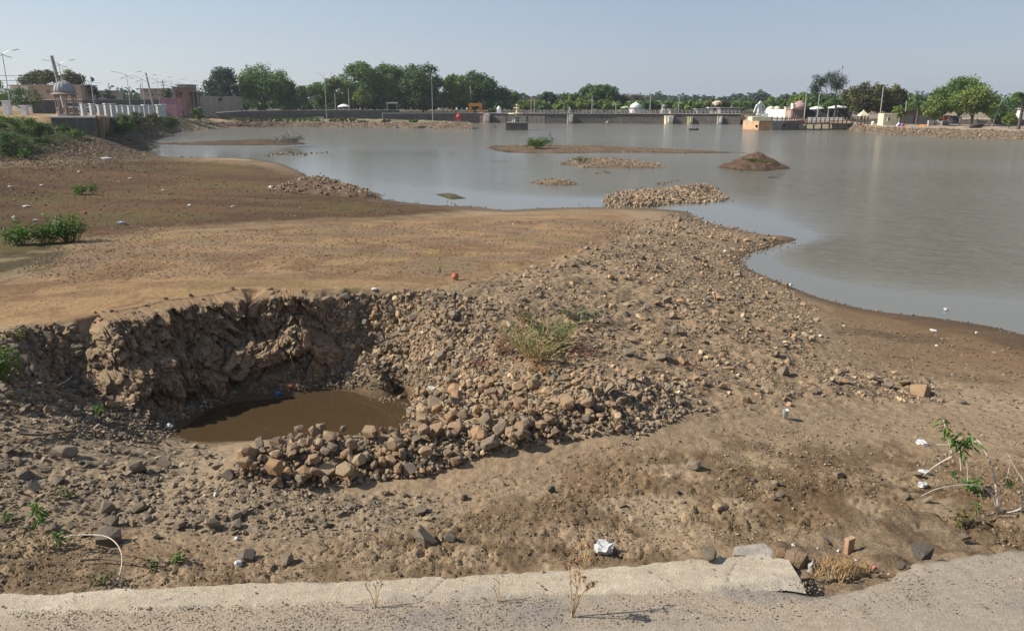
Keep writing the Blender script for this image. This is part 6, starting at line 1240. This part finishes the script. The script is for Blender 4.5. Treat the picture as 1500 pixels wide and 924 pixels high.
for u, v, hp, spd, ns, lf, key, st, lb in [
    (788, 524, 72, 66, 64, 7, 'green', 'dry', 'bushy green weed growing out of the rubble right of the pit'), (815, 500, 54, 50, 26, 6, 'green', 'green', 'fresher green weed at the back of the bushy one on the rubble'), (735, 512, 30, 40, 20, 5, 'red', 'red', 'reddish weed at the left foot of the bushy green one'),
    (848, 520, 28, 34, 18, 5, 'red', 'red', 'rusty weed at the right foot of the bushy green one'), (852, 470, 32, 36, 26, 7, 'blue', 'green', 'blue-green weed on the rubble above the rusty one'), (768, 478, 40, 26, 18, 7, 'olive', 'dry', 'dry yellowish weed behind the bushy green one'), (790, 545, 24, 34, 18, 6, 'dry', 'dry', 'low orange-brown weed in front of the bushy green one'), (700, 540, 20, 26, 12, 6, 'red', 'red', 'small red creeping weed above the white litter'), (1010, 540, 14, 18, 8, 6, 'red', 'red', 'small red creeping weed on the right of the rubble'),
    (32, 358, 36, 24, 30, 9, 'fresh', 'green', 'green leafy weed at the left edge of the terrace, left of three'), (70, 357, 38, 22, 30, 9, 'fresh', 'green', 'green leafy weed at the edge of the terrace, middle of three'), (103, 354, 50, 26, 40, 9, 'fresh', 'green', 'tallest green leafy weed at the edge of the terrace, right of three'),
    (116, 285, 18, 12, 16, 6, 'fresh', 'green', 'small green weed on the dark mud, rounded one'), (136, 284, 20, 7, 8, 6, 'fresh', 'green', 'small upright green weed on the dark mud beside the rounded one'), (5, 556, 62, 16, 30, 10, 'green', 'green', 'green shrub cut by the left edge at the pit slope'), (30, 500, 26, 16, 14, 7, 'olive', 'dry', 'dry tuft at the top of the slope left of the pit'),
    (92, 728, 24, 12, 4, 11, 'olive', 'green', 'small green seedling on the stone field'), (8, 770, 26, 14, 4, 11, 'olive', 'green', 'small yellow-green seedling at the left edge'), (84, 800, 24, 14, 4, 11, 'green', 'green', 'green sprig at the foot of the arching cane'), (262, 824, 20, 10, 3, 12, 'green', 'green', 'small seedling right of the arching cane'), (224, 832, 14, 12, 5, 11, 'olive', 'green', 'tiny seedling between cane and larger seedling'), (148, 856, 22, 14, 5, 11, 'olive', 'green', 'yellow-green sprig by the kerb under the arching cane'), (142, 606, 14, 12, 6, 7, 'fresh', 'green', 'small sprig on the stones left of the pit'),
    (190, 512, 18, 8, 6, 7, 'olive', 'dry', 'small sprig on top of the pit wall'), (1425, 720, 26, 16, 8, 12, 'green', 'green', 'leafy sprig among the pale canes'), (1410, 775, 40, 20, 5, 12, 'olive', 'green', 'yellowing sprig at the foot of the pale canes')]:
    g = G(u, v); m = mpx(g); plant('weed', lb, g, hp * m, spd * m, ns, lf * m, key, st, seed=int(u * 3 + v))
for u, v, hp, spd, ns, lf, key, st, lb, z in [(424, 209, 18, 26, 90, 4.6, 'pale', 'pale', 'pale half-bare shrub on the low mud islet', .6), (788, 216, 20, 20, 70, 5, 'fresh', 'green', 'green shrub on the left end of the long mud bar', .45), (806, 214, 22, 12, 14, 3, 'dark', 'brown', 'thin stalks rising right of the green bar shrub', .4), (772, 216, 8, 8, 14, 3, 'olive', 'dry', 'low dry tuft left of the green bar shrub', .4),
    (852, 236, 10, 16, 22, 3, 'dark', 'brown', 'dark twiggy tuft on the gravel bar', .35), (1104, 236, 7, 14, 40, 3.4, 'olive', 'green', 'grass tuft on top of the conical earth mound', 1.35), (1122, 237, 5, 10, 24, 3, 'olive', 'green', 'smaller grass tuft right of the mound top', 1.1)]:
    p = P(u, v, z); m = mpx(p); plant('shrub' if hp > 15 else 'tuft', lb, p - Vector((0, 0, .08)), hp * m, spd * m, ns, lf * m, key, st, seed=int(u), cat='shrub' if hp > 15 else 'tuft', rad=.012)
# drooping shoots and canes near the camera
def cane_plant(label, basepx, canes, shoots, Y0=None, name='cane_shrub', stem='pale', r0=.014):
    g = G(*basepx); t = empty(name, g, 0, label, 'shrub'); r = random.Random(int(basepx[0])); m = mpx(g)
    for path, dy, th in canes:
        pts = []
        for i, (u, v) in enumerate(path):
            p = PY(u, v, g.y + dy * i / max(1, len(path) - 1)); gzv = float(gz(p.x, p.y)) + .01; p.z = max(p.z, gzv); pts.append(p)
        sm = []
        for i in range(len(pts) - 1):
            a, b, c, d = pts[max(i - 1, 0)], pts[i], pts[i + 1], pts[min(i + 2, len(pts) - 1)]
            for q in range(6): s = q / 6; sm.append(.5 * ((2 * b) + (c - a) * s + (2 * a - 5 * b + 4 * c - d) * s * s + (3 * b - a - 3 * c + d) * s ** 3) - g)
        sm.append(pts[-1] - g); MB().tube(sm, [r0 * th * (1 - .65 * i / len(sm)) * r.uniform(.85, 1.15) for i in range(len(sm))], 7).build('cane', STEM[stem], t, smooth=True)
    for (u, v, sz, key) in shoots:
        p = PY(u, v, g.y) - g; V = []; Fc = []
        for k in range(14):
            b = r.uniform(0, 6.283); lance(V, Fc, p + Vector((r.gauss(0, .2), r.gauss(0, .2), r.uniform(-.9, .3))) * sz * m, Vector((math.cos(b), math.sin(b), r.uniform(-.2, .5))).normalized(), sz * m * r.uniform(.6, 1.), sz * m * .28, 1.2, r)
        lv = mesh_np('leaves', np.array(V), np.array(Fc), LM[key], np.repeat(tinted(len(V) // 4), 4, 0), parent=t); lv['kind'] = 'stuff'
    return t
cane_plant('pale arching canes with drooping leaf shoots at the right edge', (1462, 752), [([(1462,752),(1457,700),(1445,665),(1432,645),(1424,657)], .3, 1.1), ([(1460,745),(1452,722),(1430,711),(1400,711),(1372,716),(1350,726)], -.3, .8), ([(1472,756),(1497,742),(1499,705),(1490,690),(1478,667)], .2, .9), ([(1474,758),(1510,738),(1530,715)], .2, .8), ([(1455,755),(1442,768)], 0, .8), ([(1424,657),(1405,652),(1372,651)], .1, .8), ([(1395,668),(1370,682),(1352,697)], .1, .7), ([(1409,706),(1406,668),(1405,640)], .2, .5), ([(1394,664),(1388,640),(1382,615)], .3, .5), ([(1418,706),(1417,685),(1416,668)], 0, .5), ([(1500,675),(1520,682)], 0, .6), ([(1462,755),(1475,700),(1480,680)], .3, .4)],
    [(1383, 615, 15, 'green'), (1405, 640, 17, 'green'), (1418, 636, 16, 'green'), (1412, 658, 14, 'olive'), (1398, 690, 9, 'dark'), (1390, 632, 12, 'green'), (1431, 734, 9, 'fresh'), (1475, 765, 8, 'fresh'), (1480, 700, 10, 'green'), (1425, 650, 12, 'green')])
cane_plant('white arching cane bent into a hoop at lower left', (160, 862), [([(160,862),(172,850),(178,830),(178,810),(168,793),(150,784),(120,783),(98,785),(82,796),(77,812)], 1.1, .62)], [(85, 790, 9, 'olive')])
cane_plant('low shoot with drooping yellow leaves at the left edge', (2, 800), [([(-20,800),(10,790),(25,782),(50,775),(75,752),(95,742)], .8, .7)], [(52, 738, 15, 'fresh'), (55, 752, 13, 'fresh'), (40, 772, 13, 'olive'), (12, 748, 9, 'fresh')], stem='brown')
def twig(label, path, r=.012, stem='brown'):
    pts = [Vector(p) + Vector((0, 0, .05)) for p in (G(u, v) for u, v in path)]; t = empty('twig', pts[0], 0, label, 'twig'); MB().tube([p - pts[0] for p in pts], [r * (1 - .4 * i / len(pts)) for i in range(len(pts))], 6).build('stick', STEM[stem], t)
twig('thin dark stick lying by the kerb right of the white hoop', [(120,826),(150,824),(185,828),(215,833),(242,833)]); twig('dark stick on the stones left of the puddle', [(30,640),(60,640),(95,636),(133,631)], .018); twig('pale root hanging down the slope left of the pit', [(30,566),(80,567),(100,560),(115,545),(127,530),(150,518)], .014, 'pale'); twig('thin pale root at the far left of the pit slope', [(-5,508),(12,503),(30,498)], .012, 'pale'); twig('thin twig standing at the edge of the puddle', [(388,640),(396,625)], .008, 'pale'); twig('dry twig on bare soil near the right canes', [(1262,705),(1290,712),(1340,722)], .012)
# dry weeds on the kerb and in its gap
def dry_weed(label, u, v, z, hpx, seed, key='dry', ns=5, heads=True, sp=.3, stem='dry'):
    p = P(u, v, z) if z else soil_at(u, v); m = mpx(p); r = random.Random(seed); t = empty('dry_weed', p, 0, label, 'weed'); mb = MB(); V = []; Fc = []
    for k in range(ns):
        a = r.uniform(0, 6.28); tip = Vector((math.cos(a) * sp * hpx * m, math.sin(a) * sp * hpx * m * .6, hpx * m * r.uniform(.5, 1.05))); mid = tip * .5 + Vector((0, 0, .08 * hpx * m)); mb.tube([(0, 0, -.02), mid, tip], [.0022, .0016, .0008], 4, cap=False)
        for j in range(4): q = mid.lerp(tip, r.random()); b = r.uniform(0, 6.28); e = q + Vector((math.cos(b) * .5, math.sin(b) * .5, .8)) * hpx * m * .16; mb.tube([q, e], [.0012, .0006], 4, cap=False); [lance(V, Fc, e, Vector((r.gauss(0, 1), r.gauss(0, 1), r.gauss(0, 1))).normalized(), hpx * m * .07, hpx * m * .03, .3, r) for _ in range(5 if heads else 2)]
    mb.build('stems', STEM[stem], t); lv = mesh_np('seed_heads', np.array(V), np.array(Fc), LM[key], np.repeat(tinted(len(V) // 4), 4, 0), parent=t); lv['kind'] = 'stuff'
for q in (('yellow dry weed with seed heads on the kerb right of centre', 838, 898, 4.4, 92, 1, 'dry', 6), ('thin dark dry stalk on the kerb left of centre', 550, 885, 4.4, 38, 2, 'dark', 3), ('thin pale dry stalk on the kerb in the middle', 730, 876, 4.4, 36, 3, 'pale', 2), ('small dry stalk at the kerb below the hoop cane', 282, 850, 4.4, 30, 4, 'pale', 2)): dry_weed(*q)
for k, (u, v, h) in enumerate([(1200,845,34),(1215,850,36),(1228,846,40),(1240,850,36),(1252,846,34),(1222,832,30),(1240,830,28),(1262,842,24),(1208,835,30),(1272,836,18),(1232,852,30),(1190,850,22)]): dry_weed('orange dried weed filling the gap of the broken kerb' if k else 'leftmost tall orange dried weed in the gap of the broken kerb', u, v, None, h * .75, 20 + k, 'dry', 9, True, .5)
for o in COL.objects:
    if o.get('label') == 'orange dried weed filling the gap of the broken kerb': o['group'] = 'dried weeds in the kerb gap'
# ---------------------------------------------------------------- litter
LIT = {'white': simple('white_plastic', (.52, .51, .48), rough=.6, var=.3, scale=25), 'blue': BLUE, 'orange': simple('terracotta', (.42, .15, .07), var=.2), 'pink': simple('pink_plastic', (.7, .2, .22), rough=.5), 'red': simple('red_plastic', (.5, .04, .04), rough=.5), 'grey': simple('grey_plastic', (.35, .35, .35), rough=.5)}
def crumple(name, label, u, v, w, h, mat, cat='litter', z=None, seed=0, hollow=False):
    if v < 540 and w < 20: w, h = w * .7, h * .7
    p = Vector(z) if z is not None else G(u, v); m = mpx(p); r = random.Random(seed + int(u)); bm = bmesh.new()
    bmesh.ops.create_icosphere(bm, subdivisions=2, radius=.5)
    for q in bm.verts:
        k = r.uniform(.6, 1.2); q.co = Vector((q.co.x * k, q.co.y * k * .8, q.co.z * k))
        if hollow and q.co.z > .1: q.co.z -= .5 * (1 - min(1, math.hypot(q.co.x, q.co.y) * 2.2))
        q.co = Vector((q.co.x * w * m, q.co.y * w * m, q.co.z * h * m + h * m * .32))
    me = bpy.data.meshes.new(name); bm.to_mesh(me); bm.free(); me.materials.append(mat); o = bpy.data.objects.new(name, me); COL.objects.link(o); o.location = p; o.rotation_euler = (0, 0, r.uniform(0, 6)); return tag(o, label, cat)
for u, v, w, h, c, lb in [(884, 808, 32, 24, 'white', 'crumpled white plastic bag on the soil behind the kerb'), (349, 827, 14, 10, 'white', 'white paper scrap beside the grey rock near the kerb'), (347, 790, 7, 6, 'white', 'small white scrap on the stones behind the paper scrap'), (1350, 651, 18, 8, 'white', 'white scrap, upper one of three left of the pale canes'), (1353, 693, 15, 8, 'white', 'white and pink scrap at the end of a pale cane'), (1351, 712, 14, 8, 'white', 'white scrap, lowest of three left of the pale canes'),
    (633, 573, 14, 9, 'white', 'white plastic litter at the right end of the puddle'), (614, 575, 9, 8, 'pink', 'pink plastic ball at the right end of the puddle'), (850, 567, 7, 7, 'red', 'small red cap among the stones of the heap'), (408, 578, 11, 6, 'blue', 'blue plastic scrap at the back edge of the puddle'), (425, 568, 12, 8, 'orange', 'orange scrap behind the blue one by the puddle'), (247, 626, 12, 7, 'white', 'white scrap at the left end of the puddle'), (548, 424, 15, 5, 'white', 'white scrap on the edge of the terrace above the pit'), (316, 725, 7, 5, 'white', 'tiny white scrap below the left end of the heap'),
    (38, 303, 15, 4, 'white', 'white strip of litter on the dark mud at left'), (21, 319, 9, 4, 'white', 'white scrap left of the green weeds'), (52, 323, 8, 4, 'white', 'white scrap directly above the middle green weed'), (239, 279, 9, 2, 'white', 'thin white scrap in the middle of the dark mud'), (278, 301, 11, 3, 'white', 'white scrap on the dark mud nearer the terrace'), (342, 303, 13, 4, 'grey', 'grey litter on the dark mud left of the rock heap'), (177, 328, 16, 6, 'grey', 'grey litter at the edge of the terrace right of the weeds'), (61, 272, 9, 3, 'white', 'white scrap above the small weeds on dark mud'), (15, 274, 9, 3, 'white', 'white scrap at the far left of the dark mud'), (397, 276, 18, 6, 'white', 'white sheet of litter at the left foot of the shore rock heap'), (125, 313, 8, 5, 'red', 'red scrap right of the green weeds'),
    (1158, 418, 8, 6, 'white', 'white scrap at the waterline on the right shore'), (1202, 492, 9, 4, 'white', 'white scrap on the wet mud, left one'), (1367, 484, 16, 3, 'white', 'flat white scrap on the wet mud near the water'), (1236, 478, 6, 4, 'white', 'tiny white scrap on the wet mud above the left one'), (1430, 488, 7, 4, 'white', 'small pale scrap on the wet mud far right'), (1372, 507, 6, 4, 'white', 'small white scrap in the middle of the wet mud'), (1062, 368, 10, 4, 'white', 'white scrap on the spit rubble, lower one'), (1070, 344, 6, 4, 'white', 'white scrap on the spit rubble, upper one'), (190, 262, 8, 3, 'white', 'white scrap on the mud below the left bank'), (155, 233, 24, 2.5, 'white', 'pale sheet lying on the wet mud of the left shore'), (116, 252, 7, 3, 'white', 'white scrap on the mud near the sheet')]:
    crumple('litter', lb, u, v, w, h, LIT[c], hollow=w > 25)
crumple('litter', 'white scrap floating in the water of the right bay', 1385, 454, 9, 5, LIT['white'], z=P(1385, 454, .02))
for u, v, c, w, lb in [(1188, 838, 'grey', 12, 'dark plastic wrapper stuck in the gap of the broken kerb'), (1162, 800, 'white', 7, 'white scrap above the brownish boulder in the kerb gap'), (1228, 808, 'white', 5, 'small white scrap at the rim of the kerb gap'), (1248, 830, 'white', 6, 'round white scrap right of the dried weeds'), (1253, 822, 'white', 5, 'second round white scrap right of the dried weeds'), (1198, 804, 'white', 4, 'tiny white scrap left in the kerb gap'), (1280, 832, 'pink', 5, 'pale pink scrap at the right of the kerb gap')]: crumple('litter', lb, u, v, w, w * (1.8 if w > 10 else .9), LIT[c], z=soil_at(u, v))
p = soil_at(1243, 808); m = mpx(p); t = empty('brick', p, .3, 'broken brown brick standing in the kerb gap', 'brick'); MB().box((0, 0, 8 * m), (12 * m, 6 * m, 20 * m), rz=.2).build('brick', simple('old_brick', (.36, .22, .13), var=.3, scale=20, bump=.4), t); MB().box((0, 0, 19.2 * m), (13.5 * m, 7 * m, 2.5 * m), rz=.2).build('mortar_cap', simple('brick_cap', (.42, .27, .16), var=.2, scale=20), t)
p = G(667, 409); m = mpx(p) * .72; t = empty('clay_pot', p, 0, 'orange clay pot lying on the terrace edge', 'pot'); MB().lathe((0, 0, 0), [(3 * m, 0), (6.5 * m, 3 * m), (7.5 * m, 7 * m), (6 * m, 11 * m), (4 * m, 12.5 * m), (5 * m, 14 * m), (4.2 * m, 14.2 * m), (3 * m, 12 * m), (5 * m, 6 * m)], 16).build('pot', LIT['orange'], t, smooth=True)
p = G(1150, 613); m = mpx(p); t = empty('plastic_cup', p, 0, 'pale plastic cup standing on bare soil right of the rubble', 'cup'); MB().lathe((0, 0, 0), [(3.2 * m, 0), (4.2 * m, 13 * m), (4.5 * m, 13.3 * m), (4.1 * m, 13 * m), (3.1 * m, 1 * m)], 14).build('cup', simple('clear_plastic', (.55, .55, .52), rough=.4), t, smooth=True)
# broken end of the kerb: a slab tipped into the gap
p = P(1104, 811, ROAD_Z - .028); m = mpx(p); t = empty('concrete_slab', p, 0, 'grey broken slab forming the tilted end of the kerb', 'slab'); mb = MB()
mb.prism([(-30 * m, -6 * m), (18 * m, -16 * m), (26 * m, 2 * m), (20 * m, 18 * m), (-24 * m, 10 * m)], -.16, .012); mb.build('slab', simple('slab_concrete', (.30, .26, .215), var=.25, scale=30, bump=.3), t); t.rotation_euler = (.10, .04, .06)
# ---------------------------------------------------------------- air
m = bpy.data.materials.new('dusty_air'); m.use_nodes = True; n = m.node_tree.nodes; n.remove(n['Principled BSDF']); pv = n.new('ShaderNodeVolumePrincipled'); pv.inputs['Color'].default_value = (.86, .90, .95, 1); pv.inputs['Density'].default_value = .0002; pv.inputs['Anisotropy'].default_value = .3
m.node_tree.links.new(pv.outputs[0], n['Material Output'].inputs['Volume'])
o = MB().box((0, 900, 13.5), (9000, 9000, 33)).build('haze', m); tag(o, kind='stuff')
